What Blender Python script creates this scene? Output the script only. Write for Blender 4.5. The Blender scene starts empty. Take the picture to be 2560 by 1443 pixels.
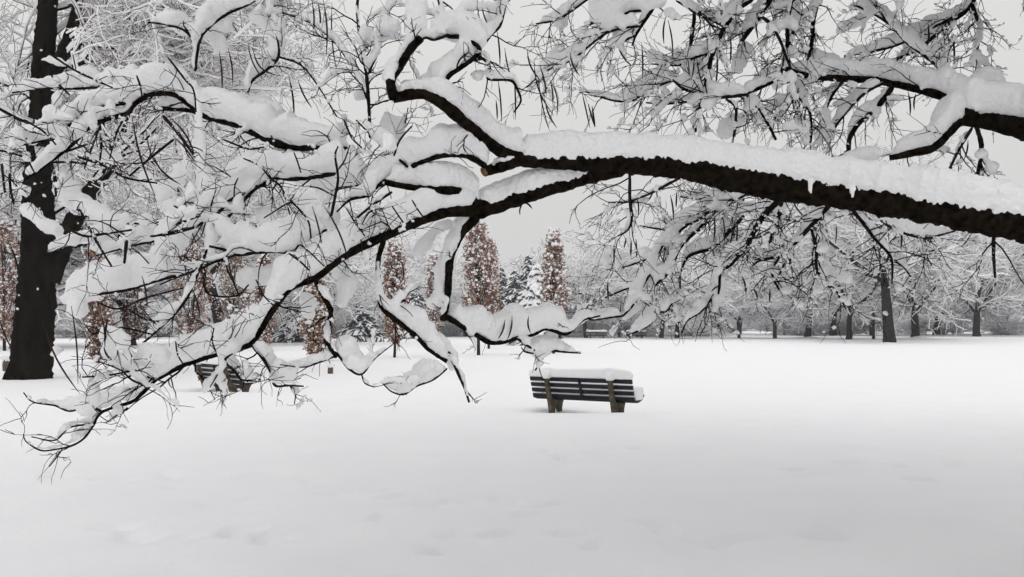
import bpy, math
import numpy as np

# ---------------------------------------------------------------- camera, sky, sun, exposure
F, CX, HY, CAMH = 2200.0, 1280.0, 805.0, 1.6        # focal length and horizon in pixels of a 2560 wide frame
scene = bpy.context.scene
col = scene.collection
cam_d = bpy.data.cameras.new('camera'); cam = bpy.data.objects.new('camera', cam_d); col.objects.link(cam)
cam.location = (0, 0, CAMH); cam.rotation_euler = (math.radians(90), 0, 0)
cam_d.sensor_width = 36.0; cam_d.lens = F / 2560.0 * 36.0
cam_d.shift_y = (HY - 721.5) / 2560.0
cam_d.clip_start = 0.05; cam_d.clip_end = 5000
scene.camera = cam

SUN_EL, SUN_AZ = 58.0, 200.0
world = bpy.data.worlds.new('World'); scene.world = world; world.use_nodes = True
wt = world.node_tree; wt.nodes.clear()
w_out = wt.nodes.new('ShaderNodeOutputWorld')
w_bg = wt.nodes.new('ShaderNodeBackground'); w_bg.inputs['Strength'].default_value = 0.1
w_sky = wt.nodes.new('ShaderNodeTexSky'); w_sky.sky_type = 'NISHITA'; w_sky.sun_disc = False
w_sky.sun_elevation = math.radians(SUN_EL); w_sky.sun_rotation = math.radians(SUN_AZ)
w_sky.dust_density = 4.0
w_hsv = wt.nodes.new('ShaderNodeHueSaturation'); w_hsv.inputs['Saturation'].default_value = 0.0
w_tc = wt.nodes.new('ShaderNodeTexCoord'); w_sep = wt.nodes.new('ShaderNodeSeparateXYZ')
w_ramp = wt.nodes.new('ShaderNodeMapRange')          # overcast: zenith brighter than horizon
w_ramp.inputs['From Min'].default_value = 0.0; w_ramp.inputs['From Max'].default_value = 1.0
w_ramp.inputs['To Min'].default_value = 6.3; w_ramp.inputs['To Max'].default_value = 10.8
w_comb = wt.nodes.new('ShaderNodeCombineColor')
w_mix = wt.nodes.new('ShaderNodeMix'); w_mix.data_type = 'RGBA'; w_mix.inputs['Factor'].default_value = 0.92
L = wt.links.new
L(w_sky.outputs[0], w_hsv.inputs['Color'])
L(w_tc.outputs['Generated'], w_sep.inputs[0]); L(w_sep.outputs['Z'], w_ramp.inputs['Value'])
for ch, k_ in (('Red', 1.0), ('Green', .994), ('Blue', .982)):
    w_m = wt.nodes.new('ShaderNodeMath'); w_m.operation = 'MULTIPLY'; w_m.inputs[1].default_value = k_
    L(w_ramp.outputs[0], w_m.inputs[0]); L(w_m.outputs[0], w_comb.inputs[ch])
L(w_hsv.outputs[0], w_mix.inputs[6]); L(w_comb.outputs[0], w_mix.inputs[7])
L(w_mix.outputs[2], w_bg.inputs['Color']); L(w_bg.outputs[0], w_out.inputs['Surface'])

sun_d = bpy.data.lights.new('sun', 'SUN'); sun = bpy.data.objects.new('sun', sun_d); col.objects.link(sun)
sun_d.energy = 0.5; sun_d.angle = math.radians(60); sun_d.color = (1.0, 0.985, 0.96)
sun.rotation_euler = (math.radians(90 - SUN_EL), 0, math.radians(180 - SUN_AZ))
sun.location = (0, 0, 40)

scene.view_settings.view_transform = 'Standard'; scene.view_settings.look = 'None'
scene.view_settings.exposure = 0.0; scene.view_settings.gamma = 1.0
scene.view_settings.use_curve_mapping = False
scene.render.engine = 'CYCLES'
cy = scene.cycles
cy.max_bounces = 10; cy.diffuse_bounces = 8; cy.glossy_bounces = 1; cy.transmission_bounces = 6; cy.volume_bounces = 1
cy.use_adaptive_sampling = True; cy.adaptive_threshold = 0.045
cy.use_denoising = True

# ---------------------------------------------------------------- materials
def mat(name, c1, c2, scale=8.0, rough=0.85, bump=0.0, bscale=40.0, spec=0.2, stretch=None, detail=4.0):
    m = bpy.data.materials.new(name); m.use_nodes = True
    nt = m.node_tree; b = nt.nodes['Principled BSDF']
    b.inputs['Roughness'].default_value = rough
    b.inputs['Specular IOR Level'].default_value = spec
    tc = nt.nodes.new('ShaderNodeTexCoord'); mp = nt.nodes.new('ShaderNodeMapping')
    if stretch: mp.inputs['Scale'].default_value = stretch
    nt.links.new(tc.outputs['Object'], mp.inputs['Vector'])
    n = nt.nodes.new('ShaderNodeTexNoise'); n.inputs['Scale'].default_value = scale; n.inputs['Detail'].default_value = detail
    nt.links.new(mp.outputs[0], n.inputs['Vector'])
    r = nt.nodes.new('ShaderNodeValToRGB')
    r.color_ramp.elements[0].color = (*c1, 1); r.color_ramp.elements[1].color = (*c2, 1)
    r.color_ramp.elements[0].position = 0.35; r.color_ramp.elements[1].position = 0.68
    nt.links.new(n.outputs[0], r.inputs[0]); nt.links.new(r.outputs[0], b.inputs['Base Color'])
    if bump > 0:
        n2 = nt.nodes.new('ShaderNodeTexNoise'); n2.inputs['Scale'].default_value = bscale; n2.inputs['Detail'].default_value = 5
        nt.links.new(mp.outputs[0], n2.inputs['Vector'])
        bp = nt.nodes.new('ShaderNodeBump'); bp.inputs['Strength'].default_value = bump; bp.inputs['Distance'].default_value = 0.02
        nt.links.new(n2.outputs[0], bp.inputs['Height']); nt.links.new(bp.outputs[0], b.inputs['Normal'])
    return m

M_SNOW = mat('snow', (.95, .95, .96), (.975, .975, .98), 6, .75, .4, 70, .15)
def soften(m, f):
    """snow lets some light through: mix in a translucent lobe"""
    nt = m.node_tree; b = nt.nodes['Principled BSDF']; out = nt.nodes['Material Output']
    t = nt.nodes.new('ShaderNodeBsdfTranslucent'); t.inputs['Color'].default_value = (.98, .98, .985, 1)
    mx = nt.nodes.new('ShaderNodeMixShader'); mx.inputs[0].default_value = f
    nt.links.new(b.outputs[0], mx.inputs[1]); nt.links.new(t.outputs[0], mx.inputs[2]); nt.links.new(mx.outputs[0], out.inputs['Surface'])
soften(M_SNOW, .1)
M_GSNOW = mat('ground_snow', (.903, .90, .925), (.928, .926, .946), 1.2, .75, .25, 30, .15)
M_FARSNOW = mat('tree_snow', (.89, .89, .905), (.93, .93, .935), 2, .8)
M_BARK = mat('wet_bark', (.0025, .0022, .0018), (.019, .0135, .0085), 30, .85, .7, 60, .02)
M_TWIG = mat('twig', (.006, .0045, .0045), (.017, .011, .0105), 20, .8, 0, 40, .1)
M_POD = mat('pod', (.008, .004, .004), (.03, .013, .013), 15, .6, 0, 40, .2)
M_CUT = mat('cut_wood', (.12, .07, .035), (.2, .11, .05), 30, .8)
M_TRUNK = mat('mossy_trunk', (.003, .0028, .002), (.014, .011, .007), 5, .9, .9, 14, .02, (1, 1, .25))
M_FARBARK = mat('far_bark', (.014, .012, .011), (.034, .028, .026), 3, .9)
M_REDTWIG = mat('reddish_twig', (.09, .062, .056), (.15, .105, .092), 3, .9)
M_HAZYTWIG = mat('hazed_grey_twig', (.06, .056, .056), (.11, .102, .1), 3, .9)  # treeline twigs, distance haze painted in as a paler grey
M_HAZYBARK = mat('hazed_grey_bark', (.026, .023, .022), (.055, .048, .045), 3, .9)  # treeline trunks, base colour lifted to imitate haze
M_LEAF = mat('rust_leaf', (.185, .088, .052), (.335, .178, .112), 3, .8)
M_LEAF2 = mat('ochre_leaf', (.18, .09, .045), (.33, .185, .09), 3, .8)
M_HAZYNEEDLE = mat('hazed_spruce_needle', (.045, .058, .063), (.085, .102, .11), 4, .85)  # needles lightened: the paleness of haze is put into their colour
M_SLAT = mat('bench_slat', (.005, .006, .011), (.011, .013, .021), 8, .5, .1, 60, .3, (1, 12, 12))
M_CONC = mat('bench_frame', (.07, .056, .04), (.155, .128, .096), 14, .9, .5, 50, .15)
M_STAKE = mat('stake_wood', (.09, .065, .05), (.16, .12, .09), 20, .85)

# ---------------------------------------------------------------- helpers
def P(px, py, d):
    px = np.asarray(px, float); py = np.asarray(py, float); d = np.asarray(d, float) + 0 * px
    return np.stack([(px - CX) / F * d, d, CAMH + (HY - py) / F * d], -1)

def norm(v):
    return v / np.maximum(np.linalg.norm(v, axis=-1, keepdims=True), 1e-9)

def vnoise(x, y, seed=0):
    xi = np.floor(x).astype(np.int64); yi = np.floor(y).astype(np.int64)
    fx = x - xi; fy = y - yi
    fx = fx * fx * (3 - 2 * fx); fy = fy * fy * (3 - 2 * fy)
    def h(a, b):
        n = (a * 374761393 + b * 668265263 + seed * 982451653) & 0x7fffffff
        n = ((n ^ (n >> 13)) * 1274126177) & 0x7fffffff
        return ((n ^ (n >> 16)) & 0xffff) / 65535.0
    return ((h(xi, yi) * (1 - fx) + h(xi + 1, yi) * fx) * (1 - fy) +
            (h(xi, yi + 1) * (1 - fx) + h(xi + 1, yi + 1) * fx) * fy) * 2 - 1

class Acc:
    """collects vertices, quads and triangles, each with a material slot, into one mesh"""
    def __init__(s): s.v = []; s.q = []; s.t = []; s.qm = []; s.tm = []; s.n = 0
    def add(s, v, q=None, t=None, m=0):
        v = np.asarray(v, float).reshape(-1, 3)
        if q is not None and len(q):
            q = np.asarray(q, np.int64).reshape(-1, 4) + s.n; s.q.append(q); s.qm.append(np.full(len(q), m))
        if t is not None and len(t):
            t = np.asarray(t, np.int64).reshape(-1, 3) + s.n; s.t.append(t); s.tm.append(np.full(len(t), m))
        s.v.append(v); s.n += len(v)
    def mesh(s, name, mats, origin=(0, 0, 0), smooth=True):
        v = np.concatenate(s.v) - np.asarray(origin) if s.v else np.zeros((0, 3))
        q = np.concatenate(s.q) if s.q else np.zeros((0, 4), np.int64)
        t = np.concatenate(s.t) if s.t else np.zeros((0, 3), np.int64)
        me = bpy.data.meshes.new(name)
        me.vertices.add(len(v)); me.vertices.foreach_set('co', v.astype(np.float32).ravel())
        lv = np.concatenate([q.ravel(), t.ravel()]).astype(np.int32)
        me.loops.add(len(lv)); me.loops.foreach_set('vertex_index', lv)
        tot = np.concatenate([np.full(len(q), 4), np.full(len(t), 3)]).astype(np.int32)
        st = np.concatenate([[0], np.cumsum(tot)[:-1]]).astype(np.int32) if len(tot) else np.zeros(0, np.int32)
        me.polygons.add(len(tot)); me.polygons.foreach_set('loop_start', st)
        mi = np.concatenate((s.qm + s.tm) or [np.zeros(0)]).astype(np.int32)
        me.polygons.foreach_set('material_index', mi)
        me.polygons.foreach_set('use_smooth', np.full(len(tot), smooth))
        for m in mats: me.materials.append(m)
        me.update(calc_edges=True)
        return me
    def build(s, name, mats, parent=None, smooth=True, kind=None, label=None):
        org = np.array(parent_origin(parent)) if parent else np.zeros(3)
        o = bpy.data.objects.new(name, s.mesh(name, mats, org, smooth)); col.objects.link(o)
        if parent: o.parent = parent
        if kind: o['kind'] = kind
        if label: o['label'] = label
        return o

def parent_origin(p):
    loc = np.zeros(3)
    while p is not None:
        loc = loc + np.array(p.location); p = p.parent
    return loc

def thing(name, loc, label, cat, group=None):
    o = bpy.data.objects.new(name, None); col.objects.link(o)
    o.location = loc; o.empty_display_size = 0.2
    o['label'] = label; o['category'] = cat
    if group: o['group'] = group
    return o

def copy_tree(src, loc, rz, sc, label=None, group=None):
    def rec(o, par):
        c = o.copy(); col.objects.link(c); c.parent = par
        for ch in o.children: rec(ch, c)
        return c
    r = rec(src, None); r.location = loc; r.rotation_euler = (0, 0, rz)
    r.scale = sc if hasattr(sc, '__len__') else (sc, sc, sc)
    if label: r['label'] = label
    if group: r['group'] = group
    return r

def tangents(p):
    t = np.empty_like(p); t[:, 1:-1] = p[:, 2:] - p[:, :-2]; t[:, 0] = p[:, 1] - p[:, 0]; t[:, -1] = p[:, -1] - p[:, -2]
    return norm(t)

def skin(acc, rings, m, cap=True):
    M, N, S, _ = rings.shape
    base = (np.arange(M) * N * S)[:, None, None]
    i = np.arange(N - 1)[None, :, None] * S; k = np.arange(S)[None, None, :]; k2 = (k + 1) % S
    q = np.stack([base + i + k, base + i + k2, base + i + S + k2, base + i + S + k], -1).reshape(-1, 4)
    v = rings.reshape(-1, 3); t = None
    if cap:
        c0 = rings[:, 0].mean(1); c1 = rings[:, -1].mean(1)
        n0 = len(v); v = np.concatenate([v, c0, c1])
        k = np.arange(S)[None, :]; k2 = (k + 1) % S; b = (np.arange(M) * N * S)[:, None]
        t0 = np.stack([b + k2, b + k, np.broadcast_to(n0 + np.arange(M)[:, None], (M, S))], -1)
        e = b + (N - 1) * S
        t1 = np.stack([e + k, e + k2, np.broadcast_to(n0 + M + np.arange(M)[:, None], (M, S))], -1)
        t = np.concatenate([t0.reshape(-1, 3), t1.reshape(-1, 3)])
    acc.add(v, q, t, m)

def tubes(acc, p, r, sides=5, m=0, cap=True, wob=0.0, rng=None):
    """p (M,N,3) centre lines, r (M,N) radii"""
    if p.ndim == 2: p = p[None]; r = r[None]
    M, N, _ = p.shape
    t = tangents(p)
    ref = np.where(np.abs(t[:, 0, 2:3]) > 0.9, np.array([[1., 0, 0]]), np.array([[0, 0, 1.]]))
    n = norm(np.cross(t[:, 0], ref)); a = np.arange(sides) * 2 * np.pi / sides
    rings = np.empty((M, N, sides, 3))
    for j in range(N):
        n = norm(n - t[:, j] * (n * t[:, j]).sum(-1, keepdims=True)); b = np.cross(t[:, j], n)
        rr = r[:, j][:, None, None]
        if wob > 0: rr = rr * (1 + wob * rng.standard_normal((M, sides, 1)))
        rings[:, j] = p[:, j][:, None] + rr * (n[:, None] * np.cos(a)[None, :, None] + b[:, None] * np.sin(a)[None, :, None])
    skin(acc, rings, m, cap)

def ridges(acc, p, hw, h, sides=6, m=0, lift=0.0, sink=0.15, steep=0.65, foot=.86, box=1.0):
    """snow lying on the upper side of centre lines p: half width hw, height h (M,N)"""
    if p.ndim == 2: p = p[None]; hw = hw[None]; h = h[None]
    M, N, _ = p.shape
    t = tangents(p); z = np.array([0, 0, 1.])
    lat = np.cross(t, z); ln = np.linalg.norm(lat, axis=-1, keepdims=True)
    lat = np.where(ln < 0.05, np.array([1., 0, 0]), lat / np.maximum(ln, 1e-6))
    for j in range(1, N):
        s = np.sign((lat[:, j] * lat[:, j - 1]).sum(-1, keepdims=True)); s[s == 0] = 1; lat[:, j] *= s
    nn = np.cross(lat, t); nn *= np.where(nn[..., 2:3] < 0, -1.0, 1.0)
    up = norm(nn + 0.6 * z)
    he = h * (1 - steep + steep * np.clip(ln[..., 0] * 1.25, 0, 1))
    a = np.arange(sides) * 2 * np.pi / sides + np.pi / 2
    ca = np.cos(a); sa = np.sin(a); ca = np.sign(ca) * np.abs(ca) ** box; sa = np.sign(sa) * np.abs(sa) ** box
    prof = np.where(sa > 0.05, 1.0, foot + (1 - foot) * (1 + np.minimum(sa, 0)))                                    # a fuller crown than base
    c = p + up * (lift + he * (0.5 - sink))[..., None]
    rings = c[:, :, None] + lat[:, :, None] * (hw[..., None] * ca * prof)[..., None] + up[:, :, None] * (he[..., None] * 0.5 * sa)[..., None]
    skin(acc, rings, m, True)

def grow(p0, d0, length, n, rng, wander=0.25, grav=0.0, curl=None):
    """batch of wandering centre lines; returns (M,n,3)"""
    M = len(p0); p = np.empty((M, n, 3)); p[:, 0] = p0; d = norm(d0.copy())
    step = (np.asarray(length) / (n - 1)).reshape(-1, 1) * np.ones((M, 1))
    for j in range(1, n):
        d = d + rng.standard_normal((M, 3)) * wander
        d[:, 2] += grav
        if curl is not None: d = d + curl
        d = norm(d); p[:, j] = p[:, j - 1] + d * step
    return p

def spawn(p, r, count, rng, tmin=0.15, tmax=1.0, ang=(0.5, 1.1), flat=1.0):
    """pick count points per line of p; return positions, directions, local radius, index"""
    M, N, _ = p.shape
    idx = np.repeat(np.arange(M), count)
    u = rng.uniform(tmin, tmax, len(idx)) * (N - 1); i = np.minimum(u.astype(int), N - 2); f = (u - i)[:, None]
    pos = p[idx, i] * (1 - f) + p[idx, i + 1] * f
    t = norm(p[idx, i + 1] - p[idx, i])
    rv = rng.standard_normal((len(idx), 3)); rv[:, 2] *= flat
    perp = norm(rv - t * (rv * t).sum(-1, keepdims=True))
    a = rng.uniform(ang[0], ang[1], len(idx))[:, None]
    rad = r[idx, i] * (1 - f[:, 0]) + r[idx, i + 1] * f[:, 0]
    return pos, t * np.cos(a) + perp * np.sin(a), rad, idx

def catmull(pts, step):
    pts = np.asarray(pts, float)
    P_ = np.vstack([2 * pts[0] - pts[1], pts, 2 * pts[-1] - pts[-2]])
    out = []
    for i in range(1, len(P_) - 2):
        a, b, c, d = P_[i - 1], P_[i], P_[i + 1], P_[i + 2]
        n = max(2, int(np.linalg.norm((c - b)[:2]) / step))
        t = np.linspace(0, 1, n, endpoint=False)[:, None]
        out.append(0.5 * (2 * b + (c - a) * t + (2 * a - 5 * b + 4 * c - d) * t ** 2 + (3 * b - a - 3 * c + d) * t ** 3))
    out.append(pts[-1:])
    return np.vstack(out)

def blob_mesh():
    """a small lumpy snow clump of 20 triangles"""
    g = (1 + 5 ** .5) / 2
    v = np.array([(-1, g, 0), (1, g, 0), (-1, -g, 0), (1, -g, 0), (0, -1, g), (0, 1, g), (0, -1, -g), (0, 1, -g), (g, 0, -1), (g, 0, 1), (-g, 0, -1), (-g, 0, 1)]) / 1.9
    f = np.array([(0, 11, 5), (0, 5, 1), (0, 1, 7), (0, 7, 10), (0, 10, 11), (1, 5, 9), (5, 11, 4), (11, 10, 2), (10, 7, 6), (7, 1, 8),
                  (3, 9, 4), (3, 4, 2), (3, 2, 6), (3, 6, 8), (3, 8, 9), (4, 9, 5), (2, 4, 11), (6, 2, 10), (8, 6, 7), (9, 8, 1)])
    return v, f
BV, BF = blob_mesh()
def blobs(acc, c, size, rng, m=0, squash=0.75):
    M = len(c); v = BV[None] * size[:, None, None] * (1 + 0.22 * rng.standard_normal((M, 12, 1)))
    v[..., 2] *= squash
    v = v + c[:, None]
    t = BF[None] + (np.arange(M) * 12)[:, None, None]
    acc.add(v.reshape(-1, 3), None, t.reshape(-1, 3), m)

def remesh_snow(name, acc, parent, voxel, disp=0.012, dscale=0.07, fine=0.0, smooth_it=6):
    """melt overlapping ridges and clumps into one continuous snow surface"""
    tmp = bpy.data.objects.new('tmp_snow', acc.mesh('tmp_snow', [M_SNOW])); col.objects.link(tmp)
    md = tmp.modifiers.new('r', 'REMESH'); md.mode = 'VOXEL'; md.voxel_size = voxel; md.use_smooth_shade = True
    sm = tmp.modifiers.new('s', 'SMOOTH'); sm.iterations = smooth_it; sm.factor = 0.5
    for k, (amp, sc) in enumerate(((disp, dscale), (fine, dscale * 0.16))):
        if amp <= 0: continue
        tx = bpy.data.textures.new(name + str(k), 'CLOUDS'); tx.noise_scale = sc; tx.noise_depth = 2
        dm = tmp.modifiers.new('d', 'DISPLACE'); dm.texture = tx; dm.texture_coords = 'GLOBAL'; dm.strength = amp * 2; dm.mid_level = 0.5
    dg = bpy.context.evaluated_depsgraph_get(); dg.update()
    me = bpy.data.meshes.new_from_object(tmp.evaluated_get(dg)); me.name = name
    bpy.data.objects.remove(tmp)
    org = parent_origin(parent)
    n = len(me.vertices); co = np.empty(n * 3, np.float32); me.vertices.foreach_get('co', co)
    co = co.reshape(-1, 3) - np.asarray(org, np.float32); me.vertices.foreach_set('co', co.ravel())
    me.polygons.foreach_set('use_smooth', np.ones(len(me.polygons), bool))
    me.materials.clear(); me.materials.append(M_SNOW); me.update()
    o = bpy.data.objects.new(name, me); col.objects.link(o); o.parent = parent
    return o

# ---------------------------------------------------------------- ground
BENCH_LOC = P(1459, 1026, 15.93); BENCH_LOC[2] = 0
BENCH2_LOC = P(553, 980, 20.1); BENCH2_LOC[2] = 0
MOUNDS = []                                          # (x, y, height, radius) filled for trunks standing in drifts
def gpoint(px, py):
    d = CAMH * F / (py - HY); return (px - CX) / F * d, d
RIGHT_TREES = [(2018, 846, 40, 0.9), (2123, 851, 32, 0.2), (2184, 848, 16, 0.1), (2224, 856, 42, 0.2), (2290, 848, 42, 0.9)]
for px, py, w, mh in RIGHT_TREES:
    x, y = gpoint(px, py); MOUNDS.append((x, y, mh, 0.75 + mh * .45))

def ground_z(x, y):
    x = np.asarray(x, float); y = np.asarray(y, float)
    z = 0.07 * vnoise(x * .11 + 5, y * .09, 1) + 0.03 * vnoise(x * .35, y * .3, 2)
    z *= np.clip(y / 14.0, 0.35, 1.0)
    near = np.clip(1 - (y - 16) / 14.0, 0, 1)
    z = z + near * (0.010 * vnoise(x * 1.6, y * 1.2, 3) + 0.006 * vnoise(x * 4, y * 3, 4) + .003 * vnoise(x * 11, y * 9, 6))
    for (hx, hy, hz, hr) in MOUNDS:
        d2 = ((x - hx) ** 2 + (y - hy) ** 2) / hr ** 2
        z = z + hz * np.exp(-np.sqrt(d2 + 0.02) * 1.9)
    for (b, rx) in ((BENCH_LOC, 1.3), (BENCH2_LOC, 1.2)):
        dx = x - b[0] - 0.25; dy = y - b[1] - 0.25
        z = z - 0.10 * np.exp(-(dx / rx) ** 2 - (dy / 0.65) ** 2)
        z = z + 0.055 * np.exp(-(dx / 1.7) ** 2 - ((dy + 1.25) / 0.45) ** 2)
    # half-filled footprints and a buried path
    z = z - 0.035 * np.exp(-((y - 18.2 - 0.05 * x - 0.25 * np.sin(x * .5)) / 0.28) ** 2) * (x > 2.5) * np.clip((x - 2.5) / 2, 0, 1)
    return z
rs = np.random.default_rng(11)
PRINTS = []
for (px, py, n, sx, sy) in ((760, 1080, 0, 40, 10), (520, 1330, 9, 260, 30), (1150, 1260, 8, 280, 26), (1330, 1350, 8, 240, 26), (1800, 1050, 9, 160, 26), (2180, 1180, 6, 200, 26), (700, 1210, 9, 300, 30), (1500, 1130, 7, 200, 20), (1900, 1330, 8, 300, 40), (300, 1180, 5, 200, 20)):
    for _ in range(n):
        x, y = gpoint(px + rs.uniform(-sx, sx), py + rs.uniform(-sy, sy)); PRINTS.append((x, y, rs.uniform(0, 3.14)))

def build_ground():
    ys = np.concatenate([np.linspace(-14, 1.5, 24), np.geomspace(1.8, 30, 400), np.geomspace(30.6, 900, 150)])
    u = np.linspace(-1, 1, 520); u = np.sign(u) * np.abs(u) ** 1.15
    X = np.empty((len(ys), len(u))); Y = np.repeat(ys[:, None], len(u), 1)
    X[:] = u[None] * (np.maximum(14, 6 + ys * 1.1))[:, None]
    Z = ground_z(X, Y)
    for (fx, fy, a) in PRINTS:
        m = (np.abs(X - fx) < .5) & (np.abs(Y - fy) < .5)
        dx = (X[m] - fx) * math.cos(a) + (Y[m] - fy) * math.sin(a); dy = -(X[m] - fx) * math.sin(a) + (Y[m] - fy) * math.cos(a)
        Z[m] -= 0.055 * np.exp(-(dx / .16) ** 4 - (dy / .085) ** 4)
    near_ = np.clip((Y - 4) / 2, 0, 1) * np.clip((13 - Y) / 5, 0, 1)
    Z -= near_ * .05 * np.clip(vnoise(X * 1.5 + 40, Y * .9, 31) - .42, 0, 1) * (1 + .6 * vnoise(X * 7, Y * 5, 32))
    far_ = np.exp(-((Y - 15.8) / 1.6) ** 2) * np.clip((X - 2.5) / 1.5, 0, 1)
    Z -= far_ * .07 * np.clip(vnoise(X * 1.8 + 3, Y * 1.5, 33) - .3, 0, 1)
    n, k = X.shape
    i = np.arange(n - 1)[:, None] * k + np.arange(k - 1)[None]
    a = Acc(); a.add(np.stack([X, Y, Z], -1), np.stack([i, i + 1, i + k + 1, i + k], -1))
    o = a.build('ground', [M_GSNOW]); o['kind'] = 'structure'
    return o
build_ground()
def gz(x, y): return float(ground_z(np.array([x]), np.array([y]))[0])

# ---------------------------------------------------------------- the near tree with its arching limb
def D(px, py):
    """distance from the camera of the near boughs: an undulating spread, nearer towards the left"""
    return 3.55 + 0.95 * np.asarray(px) / 2560 + 0.22 * np.sin(px / 310 + py / 240) + 0.18 * np.sin(py / 170 - px / 500 + 1)

rng = np.random.default_rng(5)
TX, TY = 3.75, 4.75
near = thing('overhanging_tree', (TX, TY, 0), 'near dark tree whose snow-laden limb arches across the whole picture', 'tree')

# name, [(px,py)], widths px (start,end), snow height px (start,end), depth offset (start,end), group
B = []
def br(pts, w, h, off=(0, 0), grp='left', twig=1.0, name='branch'):
    B.append(dict(pts=pts, w=w, h=h, off=off, grp=grp, twig=twig, name=name))

# the main limb and its forks
br([(3060, 640), (2800, 602), (2560, 556), (2344, 515), (2130, 480), (1915, 450), (1700, 412), (1500, 401), (1390, 398), (1290, 396)], (120, 104, 100, 96, 92, 96, 72, 62, 50, 40), (100, 96, 92, 100, 93, 86, 80, 76, 72, 66), grp='limb', twig=.25, name='main_limb')
br([(1560, 425), (1500, 430), (1400, 456), (1300, 488), (1190, 526)], (34, 46, 50, 50, 50), (0, 10, 60, 56, 58), grp='limb', twig=.2, name='limb')
br([(1310, 397), (1270, 387), (1227, 361), (1179, 322), (1141, 288), (1098, 253), (1063, 236), (1025, 236), (982, 246)], (40, 34, 32, 30, 30, 30, 28, 28, 26), (60, 56, 54, 54, 52, 48, 30, 26, 16), grp='limb', twig=.5, name='limb')
br([(985, 250), (977, 202), (999, 167), (1025, 125), (1052, 95)], (27, 23, 21, 20, 19), (8, 14, 18, 24, 30), grp='top', twig=.4)
br([(1102, 242), (1115, 198), (1141, 176), (1184, 146), (1199, 125), (1179, 103), (1149, 92), (1119, 88), (1108, 45), (1095, -15)], (16, 14, 13, 12, 11, 11, 11, 10, 9, 8), (20, 34, 46, 50, 36, 40, 46, 50, 30, 20), (0, .15), 'top', .7)
br([(1199, 125), (1227, 88), (1250, 65), (1264, 15), (1275, -30)], (8, 6, 5, 4, 4), (30, 26, 22, 16, 14), (.1, .3), 'top')
br([(1190, 142), (1209, 148), (1224, 167), (1218, 193), (1235, 200), (1278, 202), (1295, 228), (1302, 253), (1285, 281)], (8, 7, 7, 6, 5, 5, 5, 4, 3), (24, 24, 20, 24, 22, 18, 12, 8, 5), (.1, .0), 'top', .5)
br([(1119, 88), (1085, 100), (1060, 96), (1030, 130), (1012, 160)], (6, 5, 4, 3, 3), (30, 24, 20, 10, 5), (0, .3), 'top', .5)
br([(1300, 402), (1240, 420), (1214, 428)], (30, 28, 24), (14, 10, 0), grp='limb', twig=0)
br([(1214, 416), (1184, 397), (1149, 387), (1106, 389), (1063, 402), (1016, 423), (969, 451), (939, 468), (922, 488), (875, 500), (842, 530)], (18, 15, 15, 14, 14, 13, 12, 10, 7, 5, 3), (60, 66, 64, 62, 62, 64, 60, 46, 24, 16, 8), grp='left', twig=.6)
br([(1192, 520), (1179, 503), (1149, 481), (1106, 475), (1046, 470), (1003, 464), (962, 456)], (32, 28, 25, 22, 19, 17, 14), (40, 44, 60, 64, 62, 52, 44), grp='limb', twig=.3, name='limb')
br([(1200, 528), (1141, 527), (1081, 540), (1001, 572), (920, 609), (860, 640), (818, 672), (783, 697), (751, 708), (719, 726), (687, 767), (671, 793), (633, 853), (617, 866), (566, 879), (512, 895), (457, 914), (400, 944), (389, 950), (348, 991), (329, 1005), (256, 1030), (233, 1064), (210, 1096), (178, 1115), (137, 1124), (101, 1126), (64, 1103), (59, 1085)],
   (36, 30, 27, 25, 24, 22, 20, 20, 18, 17, 17, 16, 15, 14, 13, 13, 12, 11, 10, 9, 9, 7, 6, 5, 5, 4, 4, 3, 3),
   (40, 52, 56, 56, 56, 60, 60, 64, 66, 66, 50, 44, 50, 60, 62, 60, 62, 56, 50, 34, 40, 44, 30, 24, 16, 10, 8, 6, 4), (0, -.2), 'left', .35, 'limb')
# hanging boughs under the limb
br([(1190, 530), (1186, 548), (1161, 572), (1137, 613), (1125, 649), (1121, 705), (1117, 753), (1107, 802)], (30, 26, 24, 22, 20, 18, 17, 15), (0, 10, 30, 34, 30, 34, 40, 30), (0, .1), 'mid', .4, 'limb')
br([(1112, 790), (1153, 814), (1186, 834), (1218, 854), (1250, 856), (1290, 844), (1330, 836), (1366, 822), (1411, 836), (1435, 822), (1459, 800), (1500, 790)], (15, 14, 13, 12, 12, 11, 11, 9, 7, 6, 5, 3), (26, 40, 56, 56, 60, 74, 58, 56, 34, 30, 24, 8), (.1, .35), 'mid', .5)
br([(1362, 832), (1378, 850), (1378, 876), (1358, 894), (1338, 926)], (7, 7, 6, 5, 3), (22, 34, 30, 34, 12), (.3, .35), 'mid', .4)
br([(1378, 876), (1411, 880), (1451, 883)], (5, 4, 3), (34, 22, 6), (.3, .45), 'mid', .6)
br([(1378, 878), (1345, 884), (1314, 880), (1303, 868)], (5, 4, 3, 2), (34, 26, 10, 2), (.3, .25), 'mid', .4)
br([(1290, 845), (1312, 860), (1336, 876)], (5, 5, 4), (10, 16, 10), (.2, .25), 'mid', .4)
br([(960, 600), (946, 649), (946, 705), (953, 765), (993, 802), (1033, 834), (1073, 874), (1117, 904)], (14, 12, 12, 12, 12, 11, 10, 9), (6, 8, 14, 26, 44, 52, 52, 36), (0, -.15), 'mid', .4)
br([(1117, 922), (1081, 950), (1041, 966), (1009, 986), (977, 978), (953, 954)], (5, 5, 4, 4, 3, 3), (20, 44, 48, 38, 24, 8), (-.15, -.25), 'mid', .6)
br([(1122, 880), (1145, 934), (1161, 970), (1173, 1006)], (6, 6, 5, 4), (20, 16, 10, 2), (-.15, -.15), 'mid', .3)
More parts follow.
